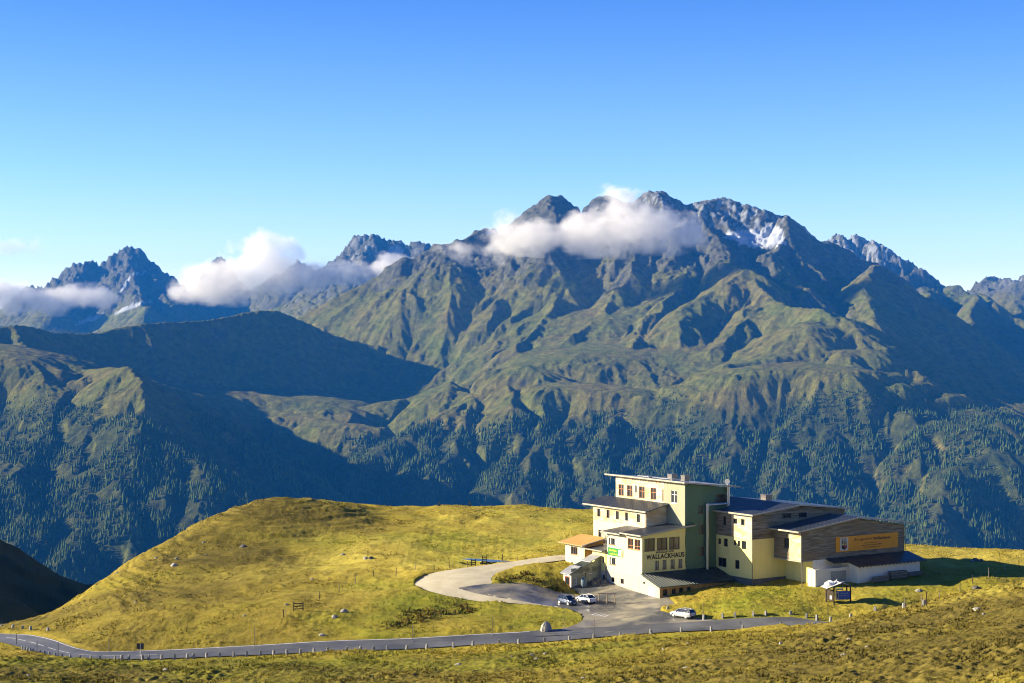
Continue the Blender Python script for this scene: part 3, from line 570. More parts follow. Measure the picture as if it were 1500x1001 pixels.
# ================================================================== BUILDING KIT
class MB:
    """collects shapes; build() links them as ONE mesh object"""
    def __init__(s): s.v = []; s.f = []
    def add(s, V, F): n = len(s.v); s.v += [tuple(p) for p in V]; s.f += [tuple(i+n for i in f) for f in F]; return s
    def box(s, x0, x1, y0, y1, z0, z1):
        return s.add([(x,y,z) for x in (x0,x1) for y in (y0,y1) for z in (z0,z1)], [(0,1,3,2),(4,6,7,5),(0,4,5,1),(2,3,7,6),(0,2,6,4),(1,5,7,3)])
    def slab(s, x0, z0, x1, z1, y0, y1, th):   # sloping along x; z0, z1 are tops
        V = [(x0,y0,z0-th),(x0,y1,z0-th),(x1,y1,z1-th),(x1,y0,z1-th),(x0,y0,z0),(x0,y1,z0),(x1,y1,z1),(x1,y0,z1)]
        return s.add(V, [(0,1,2,3),(7,6,5,4),(0,4,5,1),(1,5,6,2),(2,6,7,3),(3,7,4,0)])
    def slaby(s, y0, z0, y1, z1, x0, x1, th):  # sloping along y
        V = [(x0,y0,z0-th),(x1,y0,z0-th),(x1,y1,z1-th),(x0,y1,z1-th),(x0,y0,z0),(x1,y0,z0),(x1,y1,z1),(x0,y1,z1)]
        return s.add(V, [(0,1,2,3),(7,6,5,4),(0,4,5,1),(1,5,6,2),(2,6,7,3),(3,7,4,0)])
    def tube(s, a, b, r, r2=None, n=8, cap=True):
        a, b = Vector(a), Vector(b); d = (b-a).normalized(); u = d.orthogonal().normalized(); w = d.cross(u); r2 = r if r2 is None else r2
        V = [a+(u*math.cos(2*math.pi*k/n)+w*math.sin(2*math.pi*k/n))*r for k in range(n)] + [b+(u*math.cos(2*math.pi*k/n)+w*math.sin(2*math.pi*k/n))*r2 for k in range(n)]
        F = [(k,(k+1)%n,n+(k+1)%n,n+k) for k in range(n)]
        if cap: F += [tuple(range(n))[::-1], tuple(range(n,2*n))]
        return s.add(V, F)
    def build(s, name, mat, parent=None, loc=None, smooth=False):
        me = bpy.data.meshes.new(name); me.from_pydata(s.v, [], s.f); me.materials.append(mat); me.update()
        if smooth:
            for p in me.polygons: p.use_smooth = True
        o = bpy.data.objects.new(name, me); C.objects.link(o)
        if parent: o.parent = parent
        if loc: o.location = loc
        return o
def empty(name, loc, rz=0.0, label=None, cat=None, group=None):
    o = bpy.data.objects.new(name, None); C.objects.link(o); o.location = loc; o.rotation_euler = (0,0,rz); o.empty_display_size = .3
    return tag(o, label, cat, group)
def copy_tree(o, parent=None):
    c = o.copy(); C.objects.link(c)
    if parent: c.parent = parent
    for ch in list(o.children): copy_tree(ch, c)
    return c
def P3(ax, f, a, z, off=0.0):        # point on a vertical plane: ax 's' -> x=f, along y ; ax 't' -> y=f, along x. off > 0 goes outward
    return (f-off, a, z) if ax == 's' else (a, f-off, z)
def wall(mb, ax, f, a0, a1, z0, prof, holes=(), depth=.18):
    """vertical wall with recessed openings; prof = [(a, ztop), ...] from a0 to a1"""
    zt = max([h[3] for h in holes] + [z0+.1]) + .06
    zt = min(zt, min(z for a, z in prof)-.01)
    As = sorted({a0, a1, *[h[0] for h in holes], *[h[1] for h in holes]}); Zs = sorted({z0, zt, *[h[2] for h in holes], *[h[3] for h in holes]})
    for i in range(len(As)-1):
        for j in range(len(Zs)-1):
            ca, cz = (As[i]+As[i+1])/2, (Zs[j]+Zs[j+1])/2
            if any(h[0] < ca < h[1] and h[2] < cz < h[3] for h in holes): continue
            mb.add([P3(ax,f,As[i],Zs[j]),P3(ax,f,As[i+1],Zs[j]),P3(ax,f,As[i+1],Zs[j+1]),P3(ax,f,As[i],Zs[j+1])], [(0,1,2,3)])
    poly = [P3(ax,f,a0,zt), P3(ax,f,a1,zt)] + [P3(ax,f,a,z) for a, z in reversed(prof)]
    mb.add(poly, [tuple(range(len(poly)))])
    for h in holes:
        c = [(h[0],h[2]),(h[1],h[2]),(h[1],h[3]),(h[0],h[3])]
        for k in range(4):
            p, q = c[k], c[(k+1)%4]
            mb.add([P3(ax,f,*p),P3(ax,f,*q),P3(ax,f,*q,off=-depth),P3(ax,f,*p,off=-depth)], [(0,1,2,3)])
def bar(mb, ax, f, a0, a1, z0, z1, o0, o1):
    if ax == 's': mb.box(f-o1, f-o0, a0, a1, z0, z1)
    else: mb.box(a0, a1, f-o1, f-o0, z0, z1)
def window(parent, ax, f, h, fm, cols=1, rows=(), sill=None, depth=.18, fw=.09, glass=None, curtain=None):
    a0, a1, z0, z1 = h; fr = MB()
    d0, d1 = -depth+.01, -depth+.075
    bar(fr, ax, f, a0, a0+fw, z0, z1, d0, d1); bar(fr, ax, f, a1-fw, a1, z0, z1, d0, d1)
    bar(fr, ax, f, a0+fw, a1-fw, z0, z0+fw, d0, d1); bar(fr, ax, f, a0+fw, a1-fw, z1-fw, z1, d0, d1)
    for k in range(1, cols): x = a0+(a1-a0)*k/cols; bar(fr, ax, f, x-fw*.5, x+fw*.5, z0+fw, z1-fw, d0, d1-.01)
    for r in rows: z = z0+(z1-z0)*r; bar(fr, ax, f, a0+fw, a1-fw, z-fw*.45, z+fw*.45, d0, d1-.02)
    w = fr.build('window', fm, parent)
    g = MB(); bar(g, ax, f, a0+.01, a1-.01, z0+.01, z1-.01, -depth-.05, -depth+.005); g.build('pane', glass or GLASS, w)
    if curtain:
        cmb = MB(); wd = (a1-a0)*.3
        bar(cmb, ax, f, a0+fw, a0+fw+wd*.6, z0+fw, z1-fw, -depth+.006, -depth+.02); cmb.build('curtain', curtain, w); cmb = MB(); bar(cmb, ax, f, a1-fw-wd*.6, a1-fw, z0+fw, z1-fw, -depth+.006, -depth+.02); cmb.build('curtain', curtain, w)
    if sill:
        sb = MB(); bar(sb, ax, f, a0-.06, a1+.06, z0-.09, z0-.01, 0.003, .07); sb.build('sill', sill, w)
    return w
def text_mesh(body, width, height, mat, parent, origin, ax='t', bold=0.0, name='lettering', proud=.03):
    cu = bpy.data.curves.new('t', 'FONT'); cu.body = body; cu.align_x = 'LEFT'; cu.extrude = .02; cu.offset = bold; cu.size = 1.0; cu.space_character = 1.12
    o = bpy.data.objects.new('t', cu); C.objects.link(o); dg = bpy.context.evaluated_depsgraph_get()
    me = bpy.data.meshes.new_from_object(o.evaluated_get(dg)); bpy.data.objects.remove(o); bpy.data.curves.remove(cu)
    co = np.empty(len(me.vertices)*3, np.float32); me.vertices.foreach_get('co', co); co = co.reshape(-1, 3)
    lo, hi = co.min(0), co.max(0)
    a = (co[:,0]-lo[0])/(hi[0]-lo[0])*width; z = (co[:,1]-lo[1])/(hi[1]-lo[1])*height
    d = co[:,2]*1.0 + proud
    if ax == 't': V = np.stack([origin[0]+a, origin[1]-d, origin[2]+z], 1)
    else: V = np.stack([origin[0]-d, origin[1]-a, origin[2]+z], 1)     # seen from -x, reading runs towards -y
    me.vertices.foreach_set('co', V.astype(np.float32).ravel()); me.materials.clear(); me.materials.append(mat); me.name = name; me.update()
    o = bpy.data.objects.new(name, me); C.objects.link(o); o.parent = parent; return o
def small_writing(width, height, mat, parent, origin, ax='t', seed=1):
    # writing too small to read in the photograph: word-like strokes
    r = random.Random(seed); mb = MB(); a = 0.0
    while a < width:
        w = min(r.uniform(.06, .13), width-a); h = height*r.choice((.6, .6, .62, 1.0)); 
        if r.random() > .14:
            if ax == 't': mb.box(origin[0]+a, origin[0]+a+w*.72, origin[1]-.03, origin[1]-.012, origin[2], origin[2]+h)
            else: mb.box(origin[0]-.03, origin[0]-.012, origin[1]-a-w*.72, origin[1]-a, origin[2], origin[2]+h)
        a += w*1.15
    return mb.build('lettering', mat, parent)
# ------------------------------------------------------------------ materials of the buildings
def plain(name, col, rough=.6, spec=.3, metal=0.0, var=.12, sc=1.5):
    m = NT(name, rough, spec); P = m.geo(); k = 1-var
    m.col(m.mix(m.ramp(m.noise(P, sc, 5, .65), [(.3,0),(.7,1)]), [c*k for c in col], col)); m.b.inputs['Metallic'].default_value = metal
    return m.m
def plaster(name, col, stain=.25):
    m = NT(name, .9, .15); P = m.obj()
    st = m.noise(m.map(P, (1.2,1.2,.22)), 1.3, 5, .65); n2 = m.noise(P, .5, 4, .6)
    c = m.mix(m.math('MULTIPLY', m.ramp(st, [(.42,0),(.75,1)]), stain), col, (col[0]*.55, col[1]*.55, col[2]*.5))
    m.col(m.mix(m.math('MULTIPLY', m.ramp(n2, [(.4,0),(.65,1)]), .12), c, (col[0]*.8, col[1]*.82, col[2]*.85))); m.bump(m.noise(P, 12, 3), .01, .4); return m.m
CREAM = plaster('cream_plaster', (.60,.54,.36)); YELLOW = plaster('yellow_plaster', (.88,.76,.27), .2); WHITE = plaster('white_plaster', (.82,.77,.60), .35)
CONC = plaster('beige_plinth', (.50,.45,.34), .4); GREEN = plaster('green_plaster', (.12,.19,.105), .35); GREY = plaster('pale_grey_plaster', (.29,.30,.21), .2)
def planks(name, c1, c2, c3, horiz=True, w=5.5):
    m = NT(name, .85, .2); P = m.obj(); sc = (.35,.35,w) if horiz else (w,w,.3)
    n = m.noise(m.map(P, sc), 1.0, 2, .5); n2 = m.noise(m.map(P, (.25,.25,.6)), 1.2, 4, .6); n3 = m.noise(m.map(P, tuple(s*3 for s in sc)), 1, 2)
    c = m.mix(m.ramp(n, [(.38,0),(.62,1)]), c1, c2); c = m.mix(m.ramp(n2, [(.45,0),(.65,1)]), c, c3)
    m.col(m.mix(m.math('MULTIPLY', m.ramp(n3, [(.25,1),(.42,0)]), .5), c, (.04,.03,.02))); m.bump(n, .03, .6); return m.m
WOODG = planks('weathered_cladding', (.12,.105,.07), (.29,.255,.18), (.22,.165,.09)); WOODP = planks('pale_cladding', (.48,.40,.27), (.66,.58,.42), (.50,.34,.16))
WOODO = planks('orange_boarding', (.42,.24,.07), (.55,.33,.10), (.50,.30,.10), False, 3.5); SHED = planks('grey_green_boarding', (.24,.26,.19), (.33,.35,.26), (.27,.28,.20))
def metal_roof(name, col, rough, axis, spec=.5):
    m = NT(name, rough, spec); P = m.obj(); n = m.noise(P, .6, 4, .6)
    m.col(m.mix(m.ramp(n, [(.35,0),(.65,1)]), [c*.7 for c in col], col)); m.link(m.ramp(n, [(.3,rough*.8),(.7,min(1,rough*1.4))]), m.b.inputs['Roughness']); m.b.inputs['Metallic'].default_value = .35; return m.m
ROOF = metal_roof('dark_sheet_roof', (.085,.10,.115), .38, 0); ROOFL = metal_roof('pale_sheet_roof', (.42,.43,.43), .5, 0); ROOFG = metal_roof('green_black_roof', (.045,.065,.065), .35, 0)
FASC = plain('pale_fascia', (.36,.34,.27), .6); BROWN = plain('brown_window_frame', (.16,.07,.03), .5); ORNG = plain('orange_window_frame', (.50,.20,.07), .5); WHITEF = plain('white_frame', (.75,.75,.72), .5)
DARKF = plain('dark_frame', (.07,.06,.05), .5); GUTT = plain('gutter_metal', (.16,.15,.14), .4, .5, .6); STEEL = plain('steel_flue', (.45,.47,.46), .35, .5, .8)
BLACK = plain('black_paint', (.012,.012,.014), .5); SOFF = plain('soffit_boards', (.30,.22,.13), .8); STONE = plain('rubble_stone', (.20,.19,.17), .95, .1, 0, .6, 3)
GARD = plain('white_garage_door', (.80,.78,.70), .6, .3, 0, .05); PLINTH = plain('dark_plinth', (.035,.04,.045), .7); CURT = plain('net_curtain', (.55,.52,.45), .9)
mg = NT('window_glass', .06, .8); mg.col((.018,.022,.026)); GLASS = mg.m
mg = NT('reflecting_glass', .12, .8); mg.col((.10,.105,.06)); GLASSY = mg.m
# ================================================================== THE INN
ORG = (22.6, 296.4, 0.0); ROTI = R(33)
inn = empty('mountain_inn', ORG, ROTI, 'large cream and yellow mountain inn with a green tower and weathered timber wings', 'inn')
def I2W(s, t, z=0.0): c, sn = math.cos(ROTI), math.sin(ROTI); return (ORG[0]+s*c-t*sn, ORG[1]+s*sn+t*c, z)
for fp in ([(-.2,-5.2),(17,-5.2),(17,-9.9),(24,-9.9),(24.2,-19),(46.5,-21),(46.5,0),(38,8),(19,20.6),(5,21.5),(0,15),(-.2,10)], [(-6.6,12),(0,12),(0,15),(-6.6,15)], [(-.9,16),(4,16),(4,22.3),(-.9,22.3)]):
    FOOT.append([I2W(*p)[:2] for p in fp])
# --- front block with the lettering
lf_w = [(2.53,4.17,8.63,10.5),(.55,2.2,8.63,10.5),(7.75,9.75,8.83,10.0),(7.55,9.55,5.3,6.55),(8.06,9.0,2.22,3.08),(5.32,6.25,2.22,3.12)]
mb = MB(); wall(mb, 's', 0, 0, 10.45, 3.95, [(0,11.2),(5.2,11.2),(10.45,10.95)], [h for h in lf_w if h[2] > 4]); mb.build('wall', CREAM, inn)
mb = MB(); wall(mb, 's', -.03, -4.95, 4.4, -1.5, [(-4.95,2.75),(0,4.3),(.02,3.95),(4.4,3.95)], [(-3.6,-1.7,-.3,2.72)]); wall(mb, 's', 0, 4.4, 10.45, -1.5, [(4.4,3.949),(10.45,3.949)], [h for h in lf_w if h[2] < 4]); mb.build('plinth_wall', CONC, inn)
ft_w = [(.5,2.8,8.52,10.7),(3.22,5.6,8.51,10.65),(5.94,8.32,8.49,10.62),(2.8,3.69,5.13,6.7),(4.46,5.36,5.15,6.7),(6.25,7.2,5.12,6.68),(7.99,8.92,5.09,6.63)]
mb = MB(); wall(mb, 't', 0, 0, 9.72, 3.5, [(0,11.2),(9.72,12.1)], ft_w); mb.build('yellow_wall', YELLOW, inn)
for h in lf_w[:2]: window(inn, 's', 0, h, ORNG, 2, (.32,), ORNG)
for h in lf_w[2:4]: window(inn, 's', 0, h, DARKF, 2, (), ORNG, curtain=CURT)
for h in lf_w[4:]: window(inn, 's', 0, h, DARKF, 1, (), WHITEF)
for h in ft_w[:3]: window(inn, 't', 0, h, BROWN, 2, (.25,), BROWN, glass=GLASSY, fw=.12)
for h in ft_w[3:]: window(inn, 't', 0, h, DARKF, 1, (.2,), DARKF, glass=GLASSY, curtain=CURT)
text_mesh('WALLACKHAUS', 8.42, .86, BLACK, inn, (.9,0,7.0), bold=.026); text_mesh('BERGGASTHOF', 3.95, .34, BLACK, inn, (3.05,0,7.98), bold=.022)
mb = MB(); mb.slab(-1.0, 11.42, 11.3, 12.62, -.85, 5.2, .2); r1 = mb.build('roof', ROOF, inn)
sm = MB(); 
for t in np.arange(-.6, 5.1, .55): sm.slab(-1.0, 11.46, 9.4 if t > -.3 else 11.3, (12.62-11.42)/12.3*(10.4 if t > -.3 else 12.3)+11.42+.04, t-.02, t+.02, .045)
sm.build('seam', ROOF, r1)
fb = MB(); fb.box(-1.04,-1.001,-.87,5.2,11.2,11.44); fb.slab(-1.04,11.43,11.33,12.64,-.9,-.852,.23); fb.build('fascia', FASC, r1)
mb = MB(); mb.slab(-1.0, 11.12, 5.0, 11.75, 5.22, 11.1, .18); r2_ = mb.build('roof', ROOF, inn); fb = MB(); fb.box(-1.04,-1.001,5.22,11.1,10.9,11.14); fb.build('fascia', FASC, r2_)
mb = MB(); mb.tube((-1.1,10.3,10.9),(-.15,10.5,10.2),.06); mb.tube((-.15,10.5,10.2),(-.15,10.5,0),.06); mb.build('downpipe', GUTT, inn)
# green banner with its gold writing
mb = MB(); mb.box(-.12,-.04,5.9,9.9,6.93,8.3); gs = mb.build('banner', plain('green_banner', (.02,.22,.035), .6), inn); gs['label'] = 'green banner with yellow lines of writing'
YEL = plain('yellow_lettering', (.75,.68,.05), .6); small_writing(2.3, .34, YEL, gs, (-.11, 9.5, 7.72), 's', 3); small_writing(2.5, .34, YEL, gs, (-.11, 9.3, 7.12), 's', 4)
mb = MB(); mb.box(-.15,-.121,6.0,6.75,7.05,8.15); mb.build('picture_panel', WHITEF, gs)
mb = MB(); mb.box(-.13,-.04,5.5,5.88,6.93,8.3); mb.build('banner_end', WOODP, gs)
# --- left rear block
l3 = [(19.2,20.2,12.62,14.1),(16.35,17.3,12.6,14.1),(13.5,14.4,12.6,14.1),(10.7,11.6,12.6,14.1),(7.12,8.1,12.62,14.1)]
l3b = [(18.9,19.9,8.85,10.2)]
mb = MB(); wall(mb, 's', 5, 5.2, 21.5, 11.9, [(5.2,14.6),(21.5,14.6)], l3); wall(mb, 't', 5.2, 5, 9.6, 11, [(5,14.6),(9.6,15.6)]); mb.build('cladding', WOODP, inn)
mb = MB(); wall(mb, 's', 5.03, 5.2, 21.5, -1, [(5.2,11.9),(21.5,11.9)], l3b); mb.box(5.04,9.4,21.4,21.5,-1,14.6); mb.build('wall', CREAM, inn)
for h in l3: window(inn, 's', 5, h, DARKF, 1, (), None)
window(inn, 's', 5.03, l3b[0], DARKF, 2, (), None)
mb = MB(); mb.slab(4.2, 14.85, 9.48, 16.0, 4.5, 23.8, .2); r3 = mb.build('roof', ROOF, inn)
sm = MB()
for t in np.arange(4.9, 23.6, .6): sm.slab(4.2, 14.89, 9.48, 16.04, t-.02, t+.02, .045)
sm.build('seam', ROOF, r3); fb = MB(); fb.box(4.16,4.199,4.5,23.8,14.6,14.87); fb.build('fascia', FASC, r3)
mb = MB(); mb.tube((5-.1,5.35,14.5),(5-.1,5.35,11.4),.06); mb.build('downpipe', GUTT, inn)
# --- tower
gw = [(12.51,13.58,14.45,15.8),(12.69,13.76,10.85,12.3),(12.69,13.87,7.0,8.5),(16.5,19.35,15.9,17.6)]
mb = MB(); wall(mb, 't', 0, 9.5, 19.4, -1, [(9.5,19.75),(19.4,18.75)], gw); mb.build('green_wall', GREEN, inn)
for h in gw[:3]: window(inn, 't', 0, h, BROWN, 1, (), BROWN, glass=GLASSY)
mb = MB(); mb.box(16.45,19.38,1.4,1.5,15.8,17.7); mb.box(16.35,16.49,.01,1.4,15.8,17.7); mb.build('balcony_recess', SOFF, inn)
mb = MB(); mb.box(16.4,19.4,-.12,-.05,16.85,16.93); mb.box(16.4,19.4,-.10,-.07,16.4,16.45)
for k in range(12): x = 16.45+k*.265; mb.box(x,x+.03,-.1,-.06,15.95,16.9)
mb.build('balcony_rail', DARKF, inn)
mb = MB(); wall(mb, 's', 9.5, 0, 6.1, 11, [(0,19.8),(6.1,19.8)], [(2.23,3.98,16.2,18.45)]); mb.build('grey_wall', GREY, inn); window(inn, 's', 9.5, (2.23,3.98,16.2,18.45), WHITEF, 2, (.66,), WHITEF)
tw = [(18.1,19.7,16.3,18.45),(15.4,17.05,16.35,18.45),(11.75,13.4,16.3,18.48),(8.28,9.95,16.32,18.5),(14.1,14.65,17.13,18.6),(6.2,6.5,16.2,18.4)]
mb = MB(); wall(mb, 's', 9.53, 6.1, 20.6, 13.5, [(6.1,19.8),(20.6,19.8)], tw); mb.build('cladding', WOODP, inn)
for h in tw[:4]: window(inn, 's', 9.53, h, ORNG, 2, (.6,), None)
window(inn, 's', 9.53, tw[4], WHITEF, 1, (), None); window(inn, 's', 9.53, tw[5], DARKF, 1, (), None)
mb = MB(); mb.box(9.5,19.4,20.55,20.6,13,18.7); mb.box(19.36,19.4,0.01,20.5,13,18.7); mb.build('rear_wall', GREY, inn)
mb = MB(); mb.slab(8.5, 20.25, 21.35, 18.95, -1.1, 22.7, .22); r4 = mb.build('roof', ROOFL, inn)
fb = MB(); fb.box(8.46,8.499,-1.1,22.7,20.0,20.27); fb.slab(8.46,20.27,21.4,18.97,-1.14,-1.101,.26); fb.build('fascia', FASC, r4)
rf = MB()
for t in np.arange(-.8, 22.6, .8): rf.slab(8.6, 20.02, 9.48, 19.94, t-.06, t+.06, .16)
rf.build('rafter', SOFF, r4)
for a, b, c_ in ((9.6,4.0,9.5),(10.2,11.5,14.8)):
    p = MB(); p.slab(a, 20.52-.1*(a-8.5), a+2.2, 20.38-.1*(a-8.5), b, c_, .06); p.slab(a+.1, 20.44-.1*(a-8.5), a+2, 20.3-.1*(a-8.5), b+.1, b+.2, .3); p.build('solar_panel', ROOFL, r4)
for a, b, z, w in ((11.6,6.4,20.95,1.25),(15.2,7.2,20.55,1.1)):
    p = MB(); p.box(a,a+w,b,b+w,18.9,z); ch = p.build('chimney', GUTT, r4); p = MB(); p.box(a-.08,a+w+.08,b-.08,b+w+.08,z+.003,z+.1); p.build('chimney_cap', GUTT, ch)
p = MB(); p.tube((14.1,-.6,4.3),(14.1,-.6,15.7),.28,n=12); p.tube((14.1,-.6,15.95),(18.9,-.6,15.95),.27,n=12); p.tube((18.9,-.6,15.7),(18.9,-.6,19.4),.28,n=12); p.tube((14.1,-.6,15.6),(14.1,-.6,16.2),.34,n=12); p.tube((18.9,-.6,15.6),(18.9,-.6,16.2),.34,n=12)
p.build('flue_pipe', STEEL, inn, smooth=False)
p = MB(); p.tube((18.5,-.9,19.4),(18.5,-.9,20.0),.05); p.tube((18.1,-1.3,19.95),(18.25,-1.15,20.0),.48,.40,14); p.build('satellite_dish', WHITEF, inn)
# --- garage porch
pw = [(.6,1.7,1.35,2.48),(2.65,3.52,1.32,2.48),(4.25,5.13,1.3,2.5),(5.98,6.85,1.3,2.5)]
mb = MB(); wall(mb, 't', -4.95, 0, 6.95, .95, [(0,2.8),(6.95,2.75)], pw); wall(mb, 't', -4.95, 6.95, 17.2, 1.7, [(6.95,2.75),(17.2,2.6)]); mb.build('orange_boarding', WOODO, inn)
for h in pw: window(inn, 't', -4.95, h, BROWN, 1, (), None)
mb = MB(); mb.box(0.0,6.95,-5.02,-4.9,-1.5,.949); mb.box(6.95,17.2,-4.94,-4.8,-1.5,1.699); mb.build('dark_plinth', PLINTH, inn)
mb = MB(); mb.slaby(-5.65, 3.02, -.003, 4.72, -.35, 16.59, .14); r5 = mb.build('porch_roof', ROOFG, inn)
sm = MB()
for s_ in np.arange(-.3, 16.5, .62): sm.slaby(-5.65, 3.09, -.01, 4.79, s_-.025, s_+.025, .09)
sm.build('seam', plain('roof_seam', (.15,.17,.17), .4, .5, .6), r5)  # seams paler than the sheet: sun catching them put into the colour
mb = MB(); mb.box(-.02,.1,-3.58,-1.72,-.3,2.7); gd = mb.build('garage_door', GARD, inn); mb = MB(); mb.box(-.05,-.021,-2.8,-2.5,.95,1.02); mb.build('handle', DARKF, gd)
mb = MB(); mb.box(-.25,-.04,-.75,-.55,3.05,3.35); mb.build('wall_lamp', DARKF, inn)
# --- side bit and stair shed, left
v4 = [(11.2,11.78,5.33,6.48),(10.95,11.6,2.15,3.18)]
mb = MB(); wall(mb, 's', 0, 10.45, 14.8, 3.95, [(10.45,7.45),(14.8,7.45)], [v4[0]]); mb.box(.01,4.99,14.7,14.8,-1,7.4); mb.build('wall', YELLOW, inn)
mb = MB(); wall(mb, 's', -.02, 10.5, 14.8, -1, [(10.5,3.949),(14.8,3.949)], [v4[1]]); mb.build('plinth_wall', CONC, inn)
window(inn, 's', 0, v4[0], DARKF, 2, (), WHITEF); window(inn, 's', -.02, v4[1], DARKF, 1, (), None)
mb = MB(); mb.slab(-1.0, 7.6, 5.0, 8.3, 10.45, 15.9, .15); r6 = mb.build('roof', ROOF, inn); fb = MB(); fb.box(-1.04,-1.001,10.45,15.9,7.42,7.62); fb.build('fascia', FASC, r6)
# --- right wing, yellow below and timber above
w8 = [(-1.33,-.57,8.82,9.85),(-3.18,-2.1,8.57,10.0),(-5.44,-4.82,9.03,9.95),(-6.54,-5.92,9.02,9.95),(-8.15,-6.98,8.57,10.05),(-2.82,-.57,4.9,6.5),(-6.36,-5.18,4.95,6.5)]
mb = MB(); wall(mb, 's', 16.6, -9.9, 0, 3.6, [(-9.9,10.5),(0,10.5)], w8); wall(mb, 't', -9.9, 16.6, 24.2, 3.6, [(16.6,10.5),(24.2,10.5)]); wall(mb, 's', 24.2, -16.8, -9.9, 2, [(-16.8,7.2),(-9.9,7.2)]); mb.build('yellow_wall', YELLOW, inn)
for h in w8: window(inn, 's', 16.6, h, DARKF, 1 if h[1]-h[0] < 2 else 2, (), None)
mb = MB(); mb.box(16.56,16.7,-9.95,-4.5,-1,3.599); mb.box(16.701,24.2,-9.94,-9.8,-1,3.599); mb.build('stone_plinth', STONE, inn)
w8u = [(-5.79,-4.82,12.86,13.8),(-7.81,-6.89,12.76,13.85),(-2.77,-2.01,12.31,13.92)]
mb = MB(); wall(mb, 's', 16.57, -9.93, 0, 10.5, [(-9.93,14.55),(0,14.55)], w8u)
f8 = [(23.45,25.45,13.83,14.7),(27.31,29.27,13.73,14.6)]
wall(mb, 't', -9.93, 16.57, 38.4, 10.5, [(16.57,14.75),(27.1,15.75),(38.4,14.7)], f8); mb.box(38.3,38.4,-9.9,6,9,14.6); mb.build('timber_cladding', WOODG, inn)
for h in w8u: window(inn, 's', 16.57, h, DARKF, 1, (), None)
for h in f8: window(inn, 't', -9.93, h, DARKF, 3, (), None)
mb = MB(); wall(mb, 's', 16.54, -9.96, -4.3, 10.5, [(-9.96,14.5),(-4.3,14.5)], [h for h in w8u if h[0] < -4]); ob = mb.build('pale_boards', WOODP, inn)  # paler boards over the front part of the left wall, windows left open
mb = MB(); mb.slab(15.8, 14.92, 27.15, 16.12, -10.75, 8, .2); mb.slab(27.15, 16.12, 39.9, 14.82, -10.75, 8, .2); r7 = mb.build('roof', ROOF, inn)
sm = MB()
for t in np.arange(-10.3, 8, .65): sm.slab(15.8, 14.96, 27.1, 16.16, t-.02, t+.02, .045)
sm.build('seam', ROOF, r7); fb = MB(); fb.box(15.76,15.799,-10.78,8,14.66,14.94); fb.slab(15.76,14.94,27.15,16.14,-10.8,-10.751,.24); fb.slab(27.151,16.14,39.94,14.84,-10.8,-10.751,.24); fb.build('fascia', FASC, r7)
p = MB(); p.box(29.4,30.9,1.2,2.6,15.3,16.75); ch = p.build('chimney', GUTT, r7); p = MB(); p.box(29.3,31.0,1.1,2.7,16.753,16.85); p.build('chimney_cap', GUTT, ch)
mb = MB(); mb.tube((16.45,-9.95,14.5),(16.45,-9.95,2),.07); mb.build('downpipe', GUTT, inn)
# --- timber hall with the orange banner
w9 = [(-13.79,-12.53,9.0,10.8)]
mb = MB(); wall(mb, 's', 21.5, -16.8, -9.94, 7.1, [(-16.8,12.1),(-9.94,12.1)], w9)
wall(mb, 't', -16.8, 21.5, 46.46, 7.1, [(21.5,12.1),(34.7,13.72),(46.46,12.15)]); mb.box(46.4,46.46,-16.7,0,3,12.1); mb.box(38.45,46.4,-.1,0,3,12.1); mb.build('timber_cladding', WOODG, inn)
window(inn, 's', 21.5, w9[0], DARKF, 2, (), None)
mb = MB(); wall(mb, 's', 21.47, -16.82, -13.9, 7.15, [(-16.82,12.0),(-13.9,12.0)]); mb.build('pale_boards', WOODP, inn)  # paler boards on the front end of the hall's left wall
mb = MB(); mb.box(21.5,24.19,-16.8,-9.95,6.95,7.09); mb.box(21.44,21.499,-16.86,-9.95,6.93,7.12); mb.build('overhang_floor', FASC, inn)
mb = MB(); mb.slab(20.1, 12.38, 34.7, 14.12, -17.7, -9.96, .2); mb.slab(34.7, 14.12, 48.4, 12.34, -17.7, .8, .2); r8 = mb.build('roof', ROOF, inn)
sm = MB()
for t in np.arange(-17.3, -10, .65): sm.slab(20.1, 12.42, 34.65, 14.16, t-.02, t+.02, .045)
sm.build('seam', ROOF, r8); fb = MB(); fb.box(20.06,20.099,-17.72,-9.97,12.14,12.4); fb.slab(20.06,12.4,34.7,14.14,-17.75,-17.701,.24); fb.slab(34.701,14.14,48.44,12.36,-17.75,-17.701,.24); fb.build('fascia', FASC, r8)
mb = MB(); mb.tube((21.6,-16.95,12.0),(21.6,-16.95,2.4),.09); mb.build('post', GUTT, inn)
mb = MB(); mb.tube((46.5,-17.0,11.9),(46.5,-17.0,7),.05); mb.tube((48.2,-17.2,12.0),(46.55,-17.0,11.2),.05); mb.build('downpipe', GUTT, inn)
# banner: orange cloth, crest, lettering
mb = MB(); mb.box(29.6,44.75,-16.9,-16.83,8.1,10.75); bn = mb.build('banner', plain('orange_banner', (.78,.34,.03), .7, .2, 0, .12, .8), inn); bn['label'] = 'long orange banner with a crest and the name of the inn'
mb = MB(); mb.box(30.6,32.5,-16.93,-16.901,8.32,10.62); pn = mb.build('crest_panel', plain('cream_panel', (.62,.58,.45), .7), bn)
mb = MB(); mb.box(30.95,32.15,-16.95,-16.931,8.75,9.65)
mb.add([(30.95,-16.94,8.75),(32.15,-16.94,8.75),(31.55,-16.94,8.42)], [(0,1,2)]); mb.build('crest_shield', BLACK, pn)
RED = plain('red_paint', (.42,.03,.02), .6)
mb = MB(); mb.box(31.57,32.08,-16.965,-16.952,8.82,9.2); mb.build('crest_quarter', RED, pn)
GLD = plain('gold_paint', (.55,.42,.12), .6)
